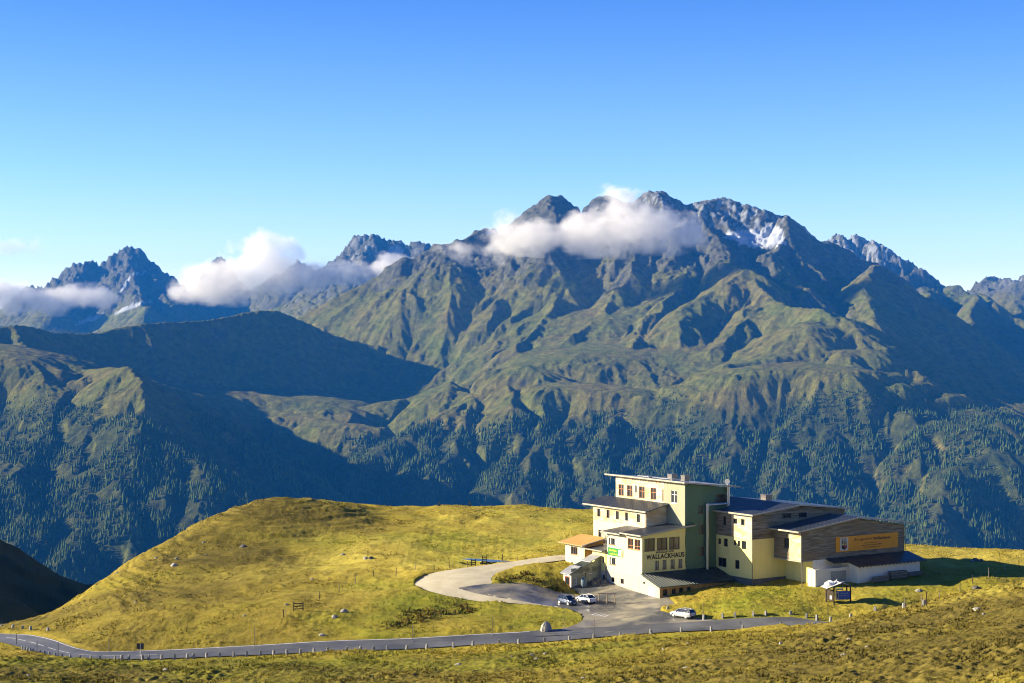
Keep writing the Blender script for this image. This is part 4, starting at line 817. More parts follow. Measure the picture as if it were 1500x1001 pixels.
mb = MB(); mb.box(31.02,31.52,-16.965,-16.952,9.24,9.58); mb.box(31.6,32.06,-16.965,-16.952,9.24,9.58); mb.build('crest_quarter', GLD, pn)
mb = MB()
for x in (31.05,31.5,31.95): mb.tube((x,-16.94,9.72),(x,-16.94,10.25),.13,.05,6); mb.tube((x,-16.94,10.28),(x,-16.94,10.45),.09,n=6)
mb.build('crest_plumes', BLACK, pn)
DBR = plain('dark_brown_lettering', (.10,.035,.015), .6)
text_mesh('Berggasthof', 4.3, .62, DBR, bn, (34.1,-16.9,9.72), bold=-.004, proud=.012); text_mesh('Wallackhaus', 4.2, .50, DBR, bn, (38.6,-16.9,9.78), bold=.03, proud=.012)
small_writing(3.9, .17, DBR, bn, (36.3,-16.9,9.27), seed=5); small_writing(4.9, .17, DBR, bn, (35.9,-16.9,8.88), seed=6); small_writing(3.9, .15, DBR, bn, (36.4,-16.9,8.52), seed=7)
# white annex
mb = MB(); wall(mb, 't', -16.82, 24.2, 46.46, 2, [(24.2,7.09),(46.46,7.09)]); wall(mb, 's', 31, -20.8, -16.85, 2, [(-20.8,5.95),(-16.85,7.0)]); wall(mb, 't', -20.8, 31, 46.2, 2, [(31,5.95),(46.2,5.95)]); mb.box(46.15,46.2,-20.79,-16.9,2,5.9)
mb.box(23.0,30.99,-18.75,-18.5,2,5.75); mb.box(23.0,23.25,-18.49,-16.9,2,5.75); mb.build('white_wall', WHITE, inn)
mb = MB(); mb.slaby(-21.5, 6.12, -16.85, 7.25, 30.4, 47.3, .14); mb.slaby(-18.9, 6.62, -16.85, 7.2, 27.2, 30.39, .12); r9 = mb.build('annex_roof', ROOFG, inn)
rf = MB()
for s_ in np.arange(30.8, 47.2, .9): rf.slaby(-21.6, 5.99, -20.82, 6.17, s_-.06, s_+.06, .14)
rf.build('rafter', DARKF, r9)
mb = MB(); mb.box(26.6,30.2,-18.8,-18.751,3.2,5.2); mb.build('shutter', plain('grey_board', (.38,.38,.31), .9), inn)
# ------------------------------------------------------------------ stair shed against the inn
shed = empty('stair_shed', I2W(-6.5,12.2), ROTI, 'stepped grey timber shed with pale tin roofs leaning on the inn behind parked cars', 'shed')
sw = [(.83,1.24,1.7,2.95),(2.55,3.2,2.85,4.0),(3.95,4.55,3.45,4.65)]
mb = MB(); wall(mb, 't', 0, 0, 6.5, -1, [(0,3.75),(2,4.75),(3,4.9),(6.5,6.2)], sw); mb.box(.01,6.4,2.3,2.35,-1,3.7); mb.build('wall', SHED, shed)
mb = MB(); wall(mb, 's', 0, 0, 2.35, -1, [(0,3.72),(2.35,3.72)], [(.4,2.0,.1,3.2)]); mb.build('front_wall', WHITE, shed)
mb = MB(); mb.box(.02,.12,.42,1.98,.1,3.2); dd = mb.build('door', plain('red_brown_door', (.26,.08,.04), .6), shed); mb = MB(); mb.box(.0,.019,.6,1.8,1.7,3.0); mb.build('pane', GLASS, dd)
window(shed, 't', 0, sw[0], WHITEF, 1, (.5,), None, depth=.1, curtain=CURT); window(shed, 't', 0, sw[1], DARKF, 1, (), None, depth=.1); window(shed, 't', 0, sw[2], WHITEF, 1, (), None, depth=.1)
mb = MB(); mb.slab(-.6, 3.72, 1.9, 4.95, -.25, 2.7, .1); mb.slab(4.0, 5.6, 6.45, 6.6, -.25, 2.7, .1); mb.build('tin_roof', ROOFL, shed)
mb = MB(); mb.slab(1.95, 4.7, 4.2, 5.5, -.25, 2.7, .1); mb.build('dark_roof', ROOFG, shed)
# ------------------------------------------------------------------ hut beside the upper track
hut = empty('small_hut', I2W(-.8,16.1,4.6), ROTI, 'small cream hut with an orange board roof beside the upper gravel track', 'hut')
mb = MB(); wall(mb, 's', 0, 0, 6.15, -1.5, [(0,3.5),(6.15,3.3)], [(2.2,4.3,1.45,2.85)]); mb.build('wall', CREAM, hut); window(hut, 's', 0, (2.2,4.3,1.45,2.85), BROWN, 3, (), ORNG)
mb = MB(); wall(mb, 't', 0, 0, 4.2, -1.5, [(0,3.5),(4.2,4.3)]); mb.box(4.15,4.2,.01,6.1,-1.5,4.2); mb.box(.01,4.1,6.1,6.15,-1.5,3.4); mb.build('boarded_wall', WOODO, hut)
mb = MB(); mb.slab(-1.1, 3.5, 4.4, 4.6, -.7, 7.1, .12); rh = mb.build('roof', WOODO, hut)
rf = MB()
for t in np.arange(-.5, 7, .5): rf.slab(-1.0, 3.4, -.02, 3.58, t-.05, t+.05, .13)
rf.build('rafter', WHITEF, rh); fb = MB(); fb.slab(-1.12,3.53,4.42,4.63,-.74,-.701,.16); fb.build('fascia', WHITEF, rh)
# ================================================================== CARS
def car(name, label, paint_col, x, y, head, kind='hatch', rough=.35):
    """car with its nose towards +x; metres"""
    z = gzf(x, y)+.035; root = empty(name, (x, y, z), head, label, 'car')
    paint = plain(name+'_paint', paint_col, .28, .6, .25, .06, 1.0)
    # stations: x, sill z, belt z, half width low, half width belt
    if kind == 'sedan':
        B = [(-2.15,.45,.72,.60,.62),(-2.08,.32,.88,.76,.76),(-1.7,.28,.96,.83,.82),(-1.0,.25,.97,.85,.84),(0,.25,.94,.86,.84),(.9,.25,.92,.85,.83),(1.3,.27,.88,.84,.80),(1.8,.30,.78,.80,.74),(2.1,.36,.66,.70,.62),(2.17,.44,.56,.58,.5)]
        T = [(-1.72,.95,.70),(-1.05,1.38,.60),(-.2,1.44,.61),(.35,1.40,.60),(1.12,.92,.70)]
    elif kind == 'estate':
        B = [(-2.2,.5,.86,.66,.66),(-2.14,.34,1.02,.80,.78),(-1.7,.28,1.03,.86,.84),(-1.0,.25,1.01,.87,.85),(0,.25,.99,.87,.85),(.9,.25,.97,.86,.84),(1.3,.27,.94,.85,.80),(1.8,.30,.84,.81,.74),(2.12,.36,.70,.72,.62),(2.2,.46,.58,.6,.5)]
        T = [(-2.08,1.02,.72),(-1.75,1.44,.62),(-.5,1.52,.64),(.3,1.48,.63),(1.15,.97,.72)]
    else:
        B = [(-1.95,.5,.9,.64,.64),(-1.88,.34,1.02,.78,.76),(-1.5,.27,1.04,.84,.82),(-.8,.25,1.03,.85,.84),(0,.25,1.02,.86,.84),(.8,.25,1.0,.85,.82),(1.25,.27,.96,.84,.78),(1.65,.30,.84,.80,.70),(1.88,.36,.70,.70,.6),(1.95,.46,.58,.58,.48)]
        T = [(-1.86,1.02,.70),(-1.5,1.48,.60),(-.4,1.57,.62),(.25,1.52,.61),(1.2,.98,.70)]
    mb = MB(); rows = []
    for (sx, zl, zb, wl, wb) in B:
        zm = zl+(zb-zl)*.55; rows.append([(sx,-wl*.94,zl),(sx,-wl,zl+.08),(sx,-max(wl,wb)*1.02,zm),(sx,-wb,zb-.04),(sx,-wb*.9,zb),(sx,wb*.9,zb),(sx,wb,zb-.04),(sx,max(wl,wb)*1.02,zm),(sx,wl,zl+.08),(sx,wl*.94,zl)])
    n = len(rows[0]); V = [p for r_ in rows for p in r_]; Fq = []
    for i in range(len(rows)-1):
        for k in range(n): Fq.append((i*n+k, i*n+(k+1)%n, (i+1)*n+(k+1)%n, (i+1)*n+k))
    Fq += [tuple(range(n))[::-1], tuple(range((len(rows)-1)*n, len(rows)*n))]
    mb.add(V, Fq); body = mb.build('body', paint, root, smooth=True)
    bv = body.modifiers.new('round', 'BEVEL'); bv.width = .03; bv.segments = 2; bv.limit_method = 'ANGLE'
    # roof and pillars
    zb = T[0][1]; rb = MB()
    top = [(p[0], p[1], p[2]) for p in T]
    rb.add([(x_, s*w, z_) for x_, z_, w in top[1:4] for s in (-1,1)], [(0,1,3,2),(2,3,5,4)])
    rb.add([(x_, s*w, z_-.05) for x_, z_, w in top[1:4] for s in (-1,1)], [(0,2,3,1),(2,4,5,3)])
    for s in (-1, 1):
        q = [(x_, s*w, z_) for x_, z_, w in top]; base = [(top[0][0], s*.80), (top[1][0]+.25, s*.80), (-.25, s*.82), (.4, s*.82), (top[4][0], s*.80)]
        for (a, b_, r_) in ((q[0], q[1], .045), (q[1], q[2], .035), (q[2], q[3], .035), (q[3], q[4], .04)): rb.tube(a, b_, r_, n=6)
        rb.tube((q[2][0], q[2][1], q[2][2]), (q[2][0]+.05, s*.80, B[4][2]-.02), .04, n=5)
        rb.tube((q[1][0], q[1][1], q[1][2]), (q[1][0]+.1, s*.80, B[2][2]-.02), .055, n=5)
    rb.build('roof', paint, root, smooth=True)
    # glass
    g = MB(); a, b_ = top[3], top[4]; g.add([(a[0]+.02,-a[2]+.05,a[1]-.02),(a[0]+.02,a[2]-.05,a[1]-.02),(b_[0],b_[2]-.04,b_[1]+.01),(b_[0],-b_[2]+.04,b_[1]+.01)], [(0,1,2,3)]); g.build('windscreen', GLASS, root)
    g = MB(); a, b_ = top[1], top[0]; g.add([(a[0]-.02,-a[2]+.05,a[1]-.02),(a[0]-.02,a[2]-.05,a[1]-.02),(b_[0]+.02,b_[2]-.04,b_[1]+.01),(b_[0]+.02,-b_[2]+.04,b_[1]+.01)], [(3,2,1,0)]); g.build('rear_window', GLASS, root)
    for s in (-1, 1):
        g = MB(); zz = B[4][2]-.01
        g.add([(top[0][0]+.1,s*.765,B[2][2]-.01),(top[1][0]+.02,s*(top[1][2]+.0),top[1][1]-.04),(top[2][0],s*(top[2][2]),top[2][1]-.05),(top[3][0]-.02,s*top[3][2],top[3][1]-.05),(top[4][0]-.12,s*.765,zz-.01)], [(0,1,2,3,4)]); g.build('side_window', GLASS, root)
        mm = MB(); mm.box(.72,.86,min(s*.88,s*1.02),max(s*.88,s*1.02),.95,1.08); mm.build('mirror', paint, root)
    wb_ = 1.28 if kind != 'hatch' else 1.18
    for sx in (-wb_, wb_):
        for s in (-1, 1):
            t = MB(); t.tube((0,-s*.10,0),(0,s*.10,0),.315,n=18); w = t.build('wheel', TYRE, root, (sx, s*.76, .315))
            r_ = MB(); r_.tube((0,s*.101,0),(0,s*.115,0),.21,.19,n=14); r_.build('rim', STEEL, w)
            ar = MB(); ar.tube((sx,s*.845,.36),(sx,s*.862,.36),.37,n=18); ar.build('wheel_arch', BLACK, root)
    fx, rx = B[-1][0], B[0][0]
    for s in (-1, 1):
        h = MB(); h.box(fx-.32,fx-.06,min(s*.48,s*.70),max(s*.48,s*.70),.62,.76); h.build('headlight', LAMPG, root)
        h = MB(); h.box(rx+.0,rx+.12,min(s*.56,s*.755),max(s*.56,s*.755),.68,.86 if kind=='sedan' else .98); h.build('tail_light', REDL, root)
    h = MB(); h.box(rx-.03,rx+.06,-.62,.62,.34,.52); h.build('rear_bumper', paint if kind=='sedan' else DARKF, root)
    h = MB(); h.box(fx-.05,fx+.03,-.55,.55,.34,.5); h.build('front_bumper', DARKF, root)
    h = MB(); h.box(rx-.045,rx-.031,-.26,.26,.56,.67); h.build('number_plate', WHITEF, root)
    h = MB(); h.box(fx+.031,fx+.045,-.26,.26,.40,.5); h.build('number_plate', WHITEF, root)
    if kind == 'estate':
        for s in (-1,1): h = MB(); h.tube((-1.5,s*.55,1.55),(.1,s*.56,1.58),.02,n=5); h.build('roof_rail', DARKF, root)
    return root
TYRE = plain('tyre_rubber', (.015,.015,.016), .8); REDL = plain('red_lens', (.35,.01,.01), .25, .6); LAMPG = plain('clear_lens', (.55,.58,.6), .15, .8)
x, y = hit(831,885.5); car('parked_car', 'dark blue compact car parked nose towards the road, left of the white saloon', (.03,.05,.10), x, y, math.atan2(-.80,.60), 'hatch')
x, y = hit(858.5,882.5); car('parked_car', 'white saloon parked tail towards the road, right of the dark blue car', (.72,.72,.70), x, y, math.atan2(.83,-.56), 'sedan')
x, y = hit(1000,904.5); car('parked_car', 'silver estate car standing at the road edge below the garage porch', (.36,.38,.39), x, y, math.atan2(.70,-.71), 'estate')
# ================================================================== STONES, POSTS, POLES
GRAN = NT('guard_stone_granite', .9, .15); P_ = GRAN.geo(); GRAN.col(GRAN.mix(GRAN.ramp(GRAN.noise(P_, 4, 5, .7), [(.35,0),(.65,1)]), (.20,.20,.19), (.40,.39,.36))); GRAN.bump(GRAN.noise(P_, 9, 4), .04, .7); GRAN = GRAN.m
POSTW = plain('grey_post_wood', (.22,.19,.15), .9, .1, 0, .4, 3); POSTD = plain('dark_post_wood', (.07,.055,.04), .9, .1, 0, .4, 3)
ORDW = ['first','second','third','fourth','fifth','sixth','seventh','eighth','ninth','tenth','eleventh','twelfth','thirteenth','fourteenth','fifteenth','sixteenth','seventeenth','eighteenth','nineteenth','twentieth','twenty-first','twenty-second','twenty-third','twenty-fourth','twenty-fifth','twenty-sixth','twenty-seventh','twenty-eighth','twenty-ninth','thirtieth']
r4_ = random.Random(4)
def guard_stone(x, y, label, w=.42, h=.72):
    bm = bmesh.new(); bmesh.ops.create_cube(bm, size=1.0)
    for v in bm.verts:
        k = .8 if v.co.z > 0 else 1.0
        v.co.x *= w*k; v.co.y *= w*.85*k; v.co.z = (v.co.z+.5)*(h+.25)-.25
    bmesh.ops.bevel(bm, geom=[e for e in bm.edges], offset=.06, segments=2, affect='EDGES')
    for v in bm.verts: v.co.x += r4_.uniform(-.018,.018); v.co.y += r4_.uniform(-.018,.018); v.co.z += r4_.uniform(-.02,.02)
    me = bpy.data.meshes.new('guard_stone'); bm.to_mesh(me); bm.free(); me.materials.append(GRAN)
    o = bpy.data.objects.new('guard_stone', me); C.objects.link(o); o.location = (x, y, gzf(x, y)); o.rotation_euler = (r4_.uniform(-.08,.08), r4_.uniform(-.08,.08), r4_.uniform(0,1.5))
    tag(o, label, 'guard stone', 'guard stones along the road edge')
near_edge = offset_line(ROAD_C, -3.75); ne_px = 750 + near_edge[:,0]/near_edge[:,1]*FOC
far_edge = offset_line(ROAD_C, 4.1); fe_px = 750 + far_edge[:,0]/far_edge[:,1]*FOC
def on_edge(px, E, epx):
    k = np.argmax(epx >= px); return float(E[k,0]), float(E[k,1])
NEARP = [30,34,38.5,43,48,54,60,66.5,73.5,80,86.5,93.5,102.5,112,121.5,132.5,143.5,158,169,183.5,200,214,231,247,266,281.5,299,319,339,357,375,396,416,437,459,479,499,520,543,564,595,625,657,688.5,722,757,790.5,827,868.5,903.5,946.7,992.8,1041.6,1087,1137.5]
isign, ibould = 205, 800
for i, px in enumerate(NEARP):
    x, y = on_edge(px, near_edge, ne_px)
    if px < isign: n = len([p for p in NEARP if px < p < isign]); lb = 'grey stone on the lower road edge, %s to the left of the double road sign' % ORDW[n]
    elif px < 560: n = len([p for p in NEARP if isign < p < px]); lb = 'grey stone on the lower road edge, %s to the right of the double road sign' % ORDW[n]
    elif px < ibould: n = len([p for p in NEARP if px < p < ibould]); lb = 'grey stone on the lower road edge, %s to the left of the big boulder' % ORDW[n]
    else: n = len([p for p in NEARP if ibould < p < px]); lb = 'grey stone on the lower road edge, %s to the right of the big boulder' % ORDW[n]
    guard_stone(x, y, lb, .42 if px > 160 else .36, .74 if px > 160 else .6)
FARP = [1029.6,1052.5,1071.6,1096,1118,1140.5,1163,1187,1214,1244]
for i, px in enumerate(FARP):
    x, y = on_edge(px, far_edge, fe_px); guard_stone(x, y, 'pale stone on the upper road edge, %s to the right of the silver estate car' % ORDW[i], .46, .8)
x, y = hit(978, 894.5); guard_stone(x, y, 'grey stone in the grass tip below the garage porch', .45, .85)
for px, py, lb in ((3,921.5,'stone post on the far side of the road bend, outermost at the left'),(18.7,922,'stone post on the far side of the road bend, next to the outermost'),(33,923.5,'squat stone post on the far side of the bend, middle of its row'),(45,924.5,'stone post on the far side of the road bend under the shaded hillside foot'),(70,926.5,'stone post standing apart at the foot of the golden hill')):
    x, y = hit(px, py); guard_stone(x, y, lb, .5, .85)
for px, py, lb in ((1282,897.5,'leaning pale stone at the far end of the road, beside the brown slope'),(1324,893,'pale stone against a post on the brown slope crest'),(1354,888,'pale stone between two posts on the brown slope crest')):
    x, y = hit(px, py); guard_stone(x, y, lb, .5, .9)
def pole(name, px, py, h, r, mat, label, cat, group, lean=0.0):
    x, y = hit(px, py); z = G(x, y); mb = MB(); dx = lean*h; mb.tube((0,0,-.3),(dx,0,h),r,r*.8,7); o = mb.build(name, mat, None, (x, y, z)); return tag(o, label, cat, group)
sgrp = 'snow poles along the road'
def snow_pole(px, py, h, label, pale=False):
    x, y = hit(px, py); z = gzf(x, y); root = empty('snow_pole', (x, y, z), 0, label, 'snow pole', sgrp)
    mb = MB(); mb.tube((0,0,-.2),(.03,.02,h),.05,.035,7); mb.build('stake', POSTW if pale else POSTD, root)
    mb = MB(); mb.tube((0,0,0),(0,0,.16),.10,.08,8); mb.build('ground_socket', STEEL, root)
for px, py, h, lb, pl in ((24,945,1.9,'dark snow pole inside the road bend, closest to the frame edge',0),(54,958,2.0,'dark snow pole at the middle of the road bend',0),(85,961.5,2.2,'dark snow pole where the road bend straightens out',0),(159,956,2.2,'thin snow pole below the golden hill, left of the double road sign',1),(372.5,948,3.3,'tall pale snow pole below the wooden gate on the slope',1),(604,940,2.9,'pale snow pole below the tip of the gravel loop',1),(721,930,2.9,'pale snow pole between the gravel loop and the big boulder',1),(826,919,2.7,'thin snow pole in the grass tongue right of the big boulder',1),(870.7,933,2.9,'pale snow pole on the lower road edge below the parked cars',1),(1030,900.5,1.9,'thin snow pole behind the silver estate car',1),(1186,901,2.3,'dark snow pole on the bank left of the information kiosk',0),(1212.5,903.5,3.0,'dark snow pole directly in front of the information kiosk',0)):
    snow_pole(px, py, h, lb, pl)
fgrp = 'fence posts in the meadow'
FP = [(468,880,1.4,'above the pair of boulders'),(497,868,1.2,'midway between boulder pair and gravel loop'),(521,858,1.1,'left of the leftmost kink of the gravel loop, lower of two'),(546.7,850,1.3,'left of the gravel loop, upper of two'),(580,844,1.4,'nearest the outer tip of the gravel loop'),(609,837,1.1,'above the outer tip of the gravel loop'),(636,835,1.1,'at the upper edge of the gravel loop, left of the pond'),(658,831,1.0,'just left of the pond'),(684.5,829,1.2,'in front of the left end of the pond'),(736.5,821.5,1.2,'behind the pond, right of the tall hurdle'),(757.5,821,1.0,'by the right tip of the pond'),
      (404.8,831,.7,'alone on the bright hill slope'),(1493,833,1.6,'highest of the row on the right meadow'),(1471,839,1.4,'second highest of the row on the right meadow'),(1448.5,849,1.7,'above the low mound on the right meadow'),(1425,857,1.6,'beside the low mound on the right meadow'),(1406,867,1.4,'just below the low mound on the right meadow'),(1376.5,879,1.4,'below the pale flat rock on the right meadow'),(1357.5,889,1.9,'right one of the pair on the brown crest'),(1351,889,1.7,'left one of the pair on the brown crest'),(1325,894,1.3,'behind the pale stone on the brown crest'),(1294.7,897,.8,'short, where the kiosk shadow ends')]
for i, (px, py, h, lb) in enumerate(FP):
    pole('fence_post', px, py, h, .075, POSTW if i % 3 else POSTD, 'wooden fence post '+lb, 'fence post', fgrp, r4_.uniform(-.07,.07))
# hurdles by the pond, gate on the slope
def hurdle(px, py, w, h, rails, label, rz=0.0, boards=False, nm='wooden_hurdle', cat='hurdle'):
    x, y = hit(px, py); root = empty(nm, (x, y, G(x, y)), rz, label, cat)
    for s in (-1, 1): mb = MB(); mb.box(s*w/2-.07,s*w/2+.07,-.07,.07,-.3,h+.1); mb.build('post', POSTD, root)
    for k in range(rails): mb = MB(); z = h*(k+.6)/rails; mb.box(-w/2-.1,w/2+.1,-.12,-.071,z-.06,z+.08); mb.build('rail', POSTD, root)
    if boards: mb = MB(); mb.tube((-w/2,-.15,h*.15),(w/2,-.15,h*.95),.05,n=5); mb.build('brace', POSTD, root)
hurdle(693.5, 825.8, .75, 1.15, 3, 'low dark hurdle at the front edge of the pond')
hurdle(709.5, 824.8, .7, 1.55, 4, 'tall ladder-like hurdle at the front edge of the pond')
hurdle(437, 898.5, 1.55, 1.35, 3, 'dark wooden gate leaning on the golden slope above the road', .35, True, 'field_gate', 'gate')
pole('gate_post', 416, 908, 1.3, .1, POSTD, 'pair-less thick dark post left of the wooden gate on the slope', 'gate post', None, -.1)
pole('gate_post', 418.5, 906, 2.0, .06, POSTW, 'thin pale post left of the wooden gate on the slope', 'gate post', None, .02)
# double road sign
x, y = hit(205.5, 962); rs = empty('road_sign', (x, y, gzf(x, y)), 0, 'pale post with two dark sign backs beside the lower road', 'road sign')
mb = MB(); mb.tube((0,0,-.2),(0,0,1.9),.05,n=8); mb.build('post', WHITEF, rs)
for sx in (-.29,.29): mb = MB(); mb.box(sx-.25,sx+.25,-.03,.0,1.2,2.05); mb.build('sign_panel', DARKF, rs)
mb = MB(); mb.box(-.5,.5,.001,.04,1.55,1.62); mb.build('bracket', DARKF, rs)
# ================================================================== ROCKS
ROCKM = NT('meadow_rock', .95, .1); P_ = ROCKM.geo(); ROCKM.col(ROCKM.mix(ROCKM.ramp(ROCKM.noise(P_, 2.5, 6, .7), [(.3,0),(.7,1)]), (.19,.18,.15), (.46,.44,.38))); ROCKM.bump(ROCKM.noise(P_, 5, 5), .08, .8); ROCKM = ROCKM.m
ROCKD = NT('dark_lichen_rock', .95, .1); P_ = ROCKD.geo(); ROCKD.col(ROCKD.mix(ROCKD.ramp(ROCKD.noise(P_, 2.5, 6, .7), [(.35,0),(.6,1)]), (.05,.05,.045), (.20,.19,.16))); ROCKD.bump(ROCKD.noise(P_, 5, 5), .08, .8); ROCKD = ROCKD.m
def rock(px, py, w, label, h=.55, dark=False, name='rock', pos=None, group='rocks in the meadow'):
    x, y = pos or hit(px, py); bm = bmesh.new(); bmesh.ops.create_icosphere(bm, subdivisions=3, radius=.5); sd = r4_.uniform(0, 99)
    from mathutils import noise as mn
    for v in bm.verts:
        p = v.co.copy(); n = mn.noise(p*2.2+Vector((sd,0,0)))*.28 + mn.noise(p*5+Vector((0,sd,0)))*.12
        v.co = p*(1+n); v.co.z = max(v.co.z, -.28)
        for ax_, cut in ((Vector((.7,.3,.65)).normalized(), .34), (Vector((-.6,-.5,.6)).normalized(), .38), (Vector((.1,-.9,.4)).normalized(), .36)):
            d_ = v.co.dot(ax_)
            if d_ > cut: v.co -= ax_*(d_-cut)*.85
        v.co.x *= w; v.co.y *= w*.8; v.co.z *= w*h*1.3
    me = bpy.data.meshes.new(name); bm.to_mesh(me); bm.free(); me.materials.append(ROCKD if dark else ROCKM)
    o = bpy.data.objects.new(name, me); C.objects.link(o); o.location = (x, y, G(x, y)+w*h*.06); o.rotation_euler = (0, 0, r4_.uniform(0, 1.2)); return tag(o, label, 'rock', group)
rock(800, 923, 2.1, 'big pointed grey boulder at the upper edge of the road', 1.0, name='boulder', group=None)
RK = [(255.5,829,1.5,'pale blocky rock high on the dark-golden left shoulder of the hill'),(504,899,1.4,'white-faced boulder on the golden slope, larger of a pair',.6),(490,907,1.1,'rounded grey boulder on the golden slope, smaller of a pair'),(472,930,1.2,'flat pale rock just above the road under the boulder pair',.35),(536,821,1.2,'pale half of the rock cluster on the bright plateau'),(543.5,821.5,1.2,'dark half of the rock cluster on the bright plateau',.6,True),(502.5,813.5,1.0,'small pale flat rock left of the plateau rock cluster',.35),(457,852,.7,'small pale rock below the dark fold of the hill'),(420,889,.8,'flat pale slab right above the thin gate post',.3),(357,798,1.6,'brown mound-like rock under the hill top',.55,True),
      (243,981,1.1,'pale lone rock in the lower meadow below the road sign'),(41.5,992,.7,'small pale rock near the lower left frame corner'),(672,973,1.2,'flat grey rock in the lower meadow below the gravel loop',.3),(779,963.5,.8,'small flat rock left of the pale slab, below the boulder'),(786,965.5,1.1,'pale flat slab in the lower meadow below the big boulder',.25),(798.6,960.5,.6,'small rock right of the pale slab, below the boulder'),(750,967,.55,'dark small rock in the lower meadow, left of the slab trio',.5,True),(1008,948,.45,'small white rock below the road under the silver car'),(972,954.5,.5,'grey small rock below the road, left of the white one'),(1040,969,.4,'tiny white rock on the brown slope, below the white one'),(1005,979,.8,'grey rock cluster piece low on the foreground slope',.35),(854.6,999,.7,'grey rock at the very bottom of the meadow',.35),
      (1346,866,1.5,'long pale rock on the right meadow beyond the kiosk',.3),(1432,889.5,1.2,'pale flat rock just over the brown crest',.4),(1441,895.5,.5,'small rock below the flat one on the brown crest'),(1245,938.5,.8,'pale rock on the brown slope below the road end',.4),(1213,955,.75,'whitish rock in the middle of the brown slope',.6),(1144,945.5,.6,'small pale rock on the slope left of the whitish one'),(1318.6,930,.6,'grey rock on the brown slope below the stones'),(1270.6,953.5,.6,'grey rock right of the whitish one on the brown slope'),(1164,980,.3,'tiny white rock low on the brown slope'),(1237,968,.9,'flat grey rock low on the brown slope',.25),(1374.6,929.5,.3,'small white rock high on the brown slope'),
      (1430,821.5,1.6,'dark jagged rock of the outcrop on the right plateau',.5,True),(1437,822,1.5,'blackish right-hand rock of the plateau outcrop',.45,True),(1424,822.5,1.0,'pale left-hand rock of the plateau outcrop',.4),(1430.6,863,1.6,'low brown mound rock beside the meadow fence',.4,True),
      (301,809,.6,'small rock on the upper hill below the brown mound rock'),(298.6,792,.7,'small grey rock on the skyline side of the upper hill'),(258.6,815,.8,'grey rock above the blocky one on the left shoulder'),(229,816.5,.8,'rock close under the left skyline of the hill'),(172,840,.6,'little rock on the steep left skyline of the hill'),(198.6,881.5,.5,'little rock low on the left flank of the hill'),(358,904.5,.6,'grey rock on the flank left of the wooden gate')]
for a in RK: rock(a[0], a[1], a[2], a[3], a[4] if len(a) > 4 else .5, a[5] if len(a) > 5 else False)
for k, (s, t, w) in enumerate(((-1.2,11.2,1.7),(-2.4,10.9,1.3),(-.9,9.9,1.2),(-2.9,11.7,1.0))):
    rock(0, 0, w, ['large dark rock of the heap beside the stair shed','middle dark rock of the heap beside the stair shed','front dark rock of the heap beside the stair shed','small dark rock of the heap touching the stair shed'][k], .7, True, pos=I2W(s,t)[:2], group='rock heap by the shed')
def cairn(px, py, h, label):
    x, y = hit(px, py+3); mb = MB(); z = 0; w = .55
    for k in range(5): mb.box(-w/2+r4_.uniform(-.05,.05), w/2, -w/2, w/2+r4_.uniform(-.05,.05), z, z+h/5-.005); z += h/5; w *= .82
    o = mb.build('stone_cairn', ROCKD, None, (x, y, G(x, y))); tag(o, label, 'cairn')
cairn(643.5, 741, 1.0, 'small dark stone cairn on the plateau skyline, left one'); cairn(688, 740, 1.3, 'taller dark stone cairn on the plateau skyline, right one')
# ================================================================== INFORMATION KIOSK
x, y = hit(1229, 884); kz = gzf(x, y); kk = empty('information_kiosk', (x, y, kz), R(12), 'open timber information kiosk with a blue board and pale sheets on its roof', 'kiosk')
for sx, sy in ((-1.2,-.7),(1.75,-.7),(-1.9,.9),(1.75,.9)): mb = MB(); mb.box(sx-.09,sx+.09,sy-.09,sy+.09,-.4,2.85); mb.build('post', POSTD, kk)
BLU = plain('blue_board', (.02,.07,.34), .5, .4, 0, .1, .6); mb = MB(); mb.box(-.95,1.6,-.86,-.80,.75,2.15); bb = mb.build('blue_board', BLU, kk)
mb = MB(); mb.box(-.85,-.45,-.885,-.861,.95,1.95); mb.build('poster', plain('cream_poster', (.5,.5,.4), .7), bb)
mb = MB(); mb.box(-.78,-.52,-.90,-.886,1.05,1.8); mb.build('emblem', BLACK, bb)
PBL = plain('pale_blue_lettering', (.35,.45,.6), .6); small_writing(1.8, .13, PBL, bb, (-.3,-.85,1.72), seed=8); small_writing(1.7, .10, PBL, bb, (-.3,-.85,1.35), seed=9)
mb = MB(); mb.add([(-1.3,-.78,.45),(-1.9,.85,.45),(-1.9,.85,2.3),(-1.3,-.78,2.3),(-1.24,-.76,.45),(-1.84,.87,.45),(-1.84,.87,2.3),(-1.24,-.76,2.3)], [(0,1,2,3),(7,6,5,4),(0,3,7,4),(1,5,6,2),(3,2,6,7),(0,4,5,1)]); sb_ = mb.build('side_board', POSTD, kk)
mb = MB(); mb.add([(-1.47,-.4,.75),(-1.62,.0,.75),(-1.62,.0,1.35),(-1.47,-.4,1.35)], [(0,1,2,3)]); mb.build('poster', WHITEF, sb_)
mb = MB(); mb.slab(-2.7, 2.7, -.1, 3.55, -1.5, 1.6, .12); mb.slab(-.1, 3.55, 2.5, 2.75, -1.5, 1.6, .12); rk = mb.build('roof', plain('brown_shingles', (.16,.12,.09), .9, .1, 0, .4, 2), kk)
SHT = plain('pale_roof_sheet', (.62,.62,.58), .6, .3, 0, .2, 2); mb = MB(); mb.slab(-2.75, 2.76, -.12, 3.63, -1.55, 1.2, .04); mb.slab(-.12, 3.63, 1.1, 3.26, -1.55, .8, .04); mb.build('roof_sheet', SHT, rk)
bm = bmesh.new(); bmesh.ops.create_icosphere(bm, subdivisions=3, radius=1.0)
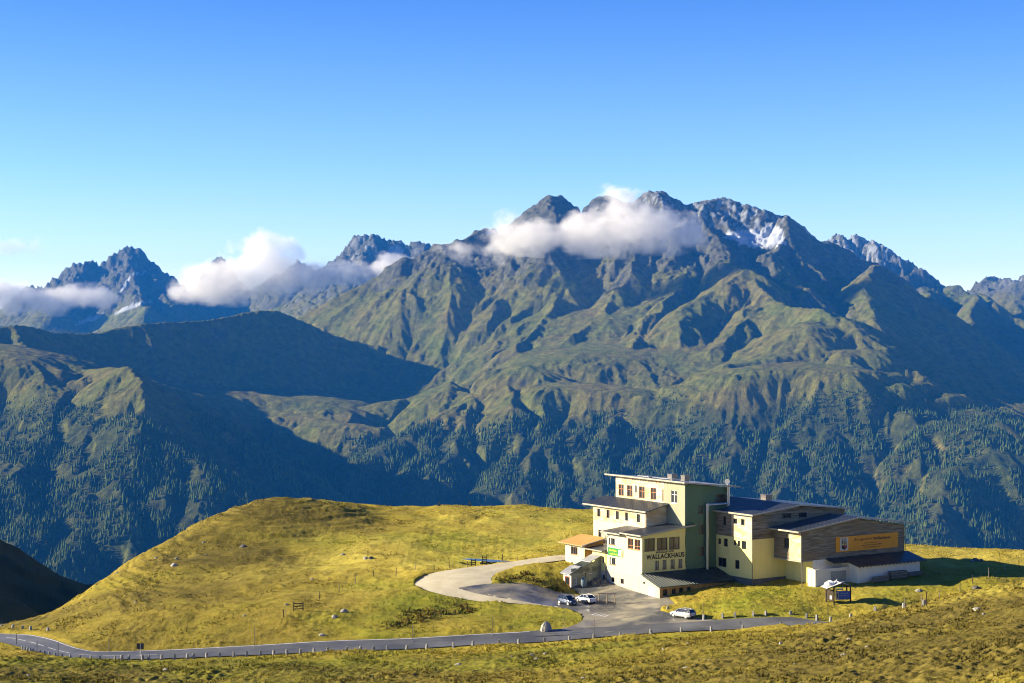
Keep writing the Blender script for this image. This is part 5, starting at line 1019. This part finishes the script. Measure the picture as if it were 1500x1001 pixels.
for v in bm.verts: v.co = Vector((-1.75+v.co.x*.95, -.2+v.co.y*.9, 3.12+max(v.co.z,-.35)*.68+.12*math.sin(v.co.x*5+v.co.y*3)))
me = bpy.data.meshes.new('white_cover'); bm.to_mesh(me); bm.free(); me.materials.append(WHITEF); o = bpy.data.objects.new('white_cover', me); C.objects.link(o); o.parent = rk
mb = MB(); mb.tube((-.75,-.4,3.3),(-.5,-.4,4.15),.17,.03,6); mb.tube((-.4,-.3,3.4),(.9,-.2,3.65),.16,.08,6); mb.build('folded_cover', SHT, rk)
mb = MB(); mb.box(-.9,.3,-1.0,-.9,2.35,2.6); mb.build('name_board', plain('pale_sign', (.35,.36,.3), .8), kk)
# ================================================================== YARD FURNITURE
x, y = hit(889, 884.5); rk_ = empty('timber_stand', (x, y, gzf(x, y)+.03), R(-4), 'open timber frame with slanting legs standing on the yard beside the white saloon', 'stand')
TANW = plain('tan_timber', (.34,.26,.17), .85, .15, 0, .3, 3)
for a_, b_ in ((-1.45,-1.3),(-.0,.05),(1.4,1.25)):
    for sy, lean in ((-.45,.25),(.45,-.25)): mb = MB(); mb.tube((a_,sy,0),(b_,sy+lean,1.75),.08,n=6); mb.build('leg', TANW, rk_)
for z_, y_ in ((1.72,0),(.12,-.45),(.12,.45)): mb = MB(); mb.box(-1.55,1.5,y_-.08,y_+.08,z_-.08,z_+.08); mb.build('rail', TANW, rk_)
for sx in (-1.3,.05,1.25): mb = MB(); mb.box(sx-.05,sx+.05,-.25,.25,1.56,1.639); mb.build('cross_bar', TANW, rk_)
wx_, wy_, wz_ = I2W(-4.6, 11.0); wz_ = gzf(wx_, wy_)
bm = bmesh.new(); bmesh.ops.create_uvsphere(bm, u_segments=20, v_segments=12, radius=1.0)
for v in bm.verts: v.co = Vector((v.co.x*.55, v.co.y*.45, 1.0+v.co.z*1.0*(1.0 if v.co.z > 0 else .9)))
me = bpy.data.meshes.new('covered_bin'); bm.to_mesh(me); bm.free(); me.materials.append(plain('blue_grey_cover', (.13,.19,.22), .6)); o = bpy.data.objects.new('covered_bin', me); C.objects.link(o); o.location = (wx_, wy_, wz_)
tag(o, 'egg-shaped blue-grey cover standing in front of the stair shed wall', 'cover')
def timber_stack(s, t, w, n, d, label, dark=False):
    X, Y, _ = I2W(s, t); root = empty('timber_stack', (X, Y, gzf(X, Y)), ROTI, label, 'timber stack', 'timber stacks by the annex wall')
    for k in range(n):
        for j in range(2):
            mb = MB(); mb.box(r4_.uniform(-.08,.08), w+r4_.uniform(-.08,.08), j*d/2+.01, (j+1)*d/2-.02, k*.22+.02, k*.22+.19); mb.build('beam', TANW if (k+j) % 2 and not dark else POSTW, root)
timber_stack(33.8, -22.4, 3.1, 4, .9, 'low stack of grey beams at the left foot of the white annex wall')
timber_stack(37.8, -22.2, 3.9, 6, .9, 'tallest stack of brown beams before the middle of the annex wall')
timber_stack(42.2, -22.0, 3.6, 3, .9, 'low dark stack of beams right of the tallest stack', True)
tv = np.concatenate([tufts(100000, 100, 262, .23, 5, lambda x, y: .35+.65*sstep(-.3,.3,fbm(x/6,y/6,2,121))),
                     tufts(80000, 255, 400, .20, 6, lambda x, y: .25+.75*sstep(-.2,.4,fbm(x/10,y/10,2,122)))])
GT = raw_mesh('grass', tv, np.arange(len(tv)).reshape(-1, 3), grass_mat('grass_blades', True))
_g, _b = zones(tv[:,0], tv[:,1]); attr(GT, 'green', _g); attr(GT, 'brown', _b); attr(GT, 'dry', dryness(tv[:,0], tv[:,1]))
tag(GT, 'dry golden and green meadow grass in rough tufts', 'grass', kind='stuff')

SHRUB = [(738,852,2.2,1),(750,847,2.4,1),(764,843,2.2,.9),(780,850,2,.6),(655,884,5,.5),(640,893,6,.5),(620,900,6,.5),(600,907,5,.45),(575,915,5,.45),(680,893,4,.45),(810,860,2.5,.6),(560,921,4,.5)]
def only_shrub(x, y): return np.clip(zone(SHRUB, x, y)*1.3-.25, 0, 1)*(.4+.6*sstep(-.1,.3,fbm(x/2,y/2,2,131)))
sv = tufts(260000, 262, 330, .42, 9, only_shrub)
m = NT('scrub_leaves', rough=.9, spec=.1); P = m.geo()
m.col(m.mix(m.ramp(m.noise(P, .6, 4, .7), [(.38,0),(.62,1)]), m.mix(m.ramp(m.noise(P, 2.5, 3), [(.3,0),(.7,1)]), (.08,.11,.012), (.20,.22,.02)), (.17,.10,.025)))
SC = raw_mesh('undergrowth', sv, np.arange(len(sv)).reshape(-1, 3), m.m); tag(SC, 'dark green and rust-brown dwarf scrub on the banks', 'undergrowth', kind='stuff')
# ================================================================== CLOUDS
def cloud(name, blobs, dens, label, nscale, seed, edge=.6):
    mt = bpy.data.materials.new(name+'_vapour'); mt.use_nodes = True; t = mt.node_tree; t.nodes.clear(); N = t.nodes.new; L = t.links.new
    def mth(op, a, b=0.0, c=None):
        m = N('ShaderNodeMath'); m.operation = op
        for i, v in enumerate((a, b) if c is None else (a, b, c)):
            if hasattr(v, 'links'): L(v, m.inputs[i])
            else: m.inputs[i].default_value = v
        return m.outputs[0]
    geo = N('ShaderNodeNewGeometry'); pos = geo.outputs['Position']
    def nz(sc, det, off):
        n = N('ShaderNodeTexNoise'); mp = N('ShaderNodeMapping'); mp.inputs['Location'].default_value = (off, 3*off, -off); mp.inputs['Scale'].default_value = (1, 1, 1.25)
        L(pos, mp.inputs[0]); L(mp.outputs[0], n.inputs['Vector']); n.inputs['Scale'].default_value = sc; n.inputs['Detail'].default_value = det; n.inputs['Roughness'].default_value = .62; return n
    warp = nz(nscale*1.1, 2, seed*211.0); wv = N('ShaderNodeVectorMath'); wv.operation = 'MULTIPLY_ADD'; L(warp.outputs['Color'], wv.inputs[0]); wv.inputs[1].default_value = (160,160,110); 
    sub = N('ShaderNodeVectorMath'); sub.operation = 'SUBTRACT'; L(pos, sub.inputs[0]); sub.inputs[1].default_value = (80,80,55); L(sub.outputs[0], wv.inputs[2])
    bm = bmesh.new(); acc = None
    for px, py, rx, ry, d, k in blobs:
        c = W(px, py, d); s = d/FOC; r = (rx*s, max(rx, ry)*s*.75, ry*s)
        a = N('ShaderNodeVectorMath'); a.operation = 'SUBTRACT'; L(wv.outputs[0], a.inputs[0]); a.inputs[1].default_value = c
        b = N('ShaderNodeVectorMath'); b.operation = 'MULTIPLY'; L(a.outputs[0], b.inputs[0]); b.inputs[1].default_value = tuple(1/(v*1.15) for v in r)
        ln = N('ShaderNodeVectorMath'); ln.operation = 'LENGTH'; L(b.outputs[0], ln.inputs[0])
        v = mth('MULTIPLY', mth('MAXIMUM', mth('SUBTRACT', 1.0, ln.outputs['Value']), 0.0), k)
        acc = v if acc is None else mth('ADD', acc, v)
        g = bmesh.ops.create_icosphere(bm, subdivisions=3, radius=1.0)
        for q in g['verts']: q.co = Vector((c[0]+q.co.x*r[0]*1.05, c[1]+q.co.y*r[1]*1.05, c[2]+q.co.z*r[2]*1.05))
    n = nz(nscale, 6, seed*97.0)
    f = mth('SUBTRACT', acc, mth('MULTIPLY', n.outputs['Fac'], 2.7)); f = mth('ADD', f, 1.18)
    mr = N('ShaderNodeMapRange'); mr.interpolation_type = 'SMOOTHSTEP'; L(f, mr.inputs[0]); mr.inputs[1].default_value = 0.0; mr.inputs[2].default_value = edge; mr.inputs[3].default_value = 0; mr.inputs[4].default_value = dens
    v = N('ShaderNodeVolumePrincipled'); v.inputs['Color'].default_value = (1,.985,.95,1); v.inputs['Anisotropy'].default_value = 0.0; L(mr.outputs[0], v.inputs['Density'])
    o = N('ShaderNodeOutputMaterial'); L(v.outputs[0], o.inputs['Volume'])
    me = bpy.data.meshes.new(name); bm.to_mesh(me); bm.free(); me.materials.append(mt)
    ob = bpy.data.objects.new(name, me); C.objects.link(ob); md = ob.modifiers.new('skin', 'REMESH'); md.mode = 'VOXEL'; md.voxel_size = 45
    return tag(ob, label, 'cloud', kind='stuff')
cloud('cloud', [(900,335,80,46,8650,1),(965,338,70,40,8650,1),(845,348,70,32,8650,.8),(790,348,60,30,8650,.6),(1010,342,42,32,8650,.8),(920,292,38,26,8650,.8),(710,372,55,22,8800,.6),(662,362,40,16,8800,.5),(748,330,45,26,8700,.5),(893,278,26,14,8650,.9),(760,350,60,26,8650,.7)],
      .0085, 'white cloud wrapped round the highest summits of the middle massif', .0075, 1)
cloud('cloud', [(385,378,60,46,11300,1),(340,412,66,38,11300,1),(430,402,60,38,11300,.9),(290,418,52,36,11300,1),(480,404,45,26,11300,.7),(530,400,58,24,11300,.85),(570,384,40,18,11300,.75)],
      .0080, 'puffy white cloud bank standing between the pointed far peaks and the snowy one', .0060, 2)
cloud('cloud', [(-40,430,70,32,12600,1),(20,436,60,28,12600,1),(80,440,55,24,12600,.9),(125,434,48,24,12600,.8),(158,436,28,16,12600,.6)],
      .0075, 'low white cloud lying against the foot of the pointed far peaks', .0060, 3)
cloud('cloud', [(-20,358,50,22,12600,.8),(22,362,40,16,12600,.7),(58,362,26,18,12600,.6)],
      .0025, 'small faint wisp of cloud above the pointed far peaks', .0042, 4)
# ================================================================== AIR
def box_mesh(name, lo, hi, mat):
    v = [(x, y, z) for x in (lo[0], hi[0]) for y in (lo[1], hi[1]) for z in (lo[2], hi[2])]
    f = [(0,1,3,2),(4,6,7,5),(0,4,5,1),(2,3,7,6),(0,2,6,4),(1,5,7,3)]
    return raw_mesh(name, v, f, mat)
hz = bpy.data.materials.new('haze_air'); hz.use_nodes = True; hz.node_tree.nodes.clear()
pv = hz.node_tree.nodes.new('ShaderNodeVolumePrincipled'); ou = hz.node_tree.nodes.new('ShaderNodeOutputMaterial')
pv.inputs['Color'].default_value = HAZE_COL; pv.inputs['Density'].default_value = HAZE_D; pv.inputs['Anisotropy'].default_value = 0.0
hz.node_tree.links.new(pv.outputs[0], ou.inputs['Volume'])
HB = box_mesh('haze', (-9500, -400, float(min(ZZ.min(), NZ2.min()))-1), (9500, 18600, float(ZZ.max())+25), hz); tag(HB, 'thin blue haze filling the valley air', 'haze', kind='stuff')
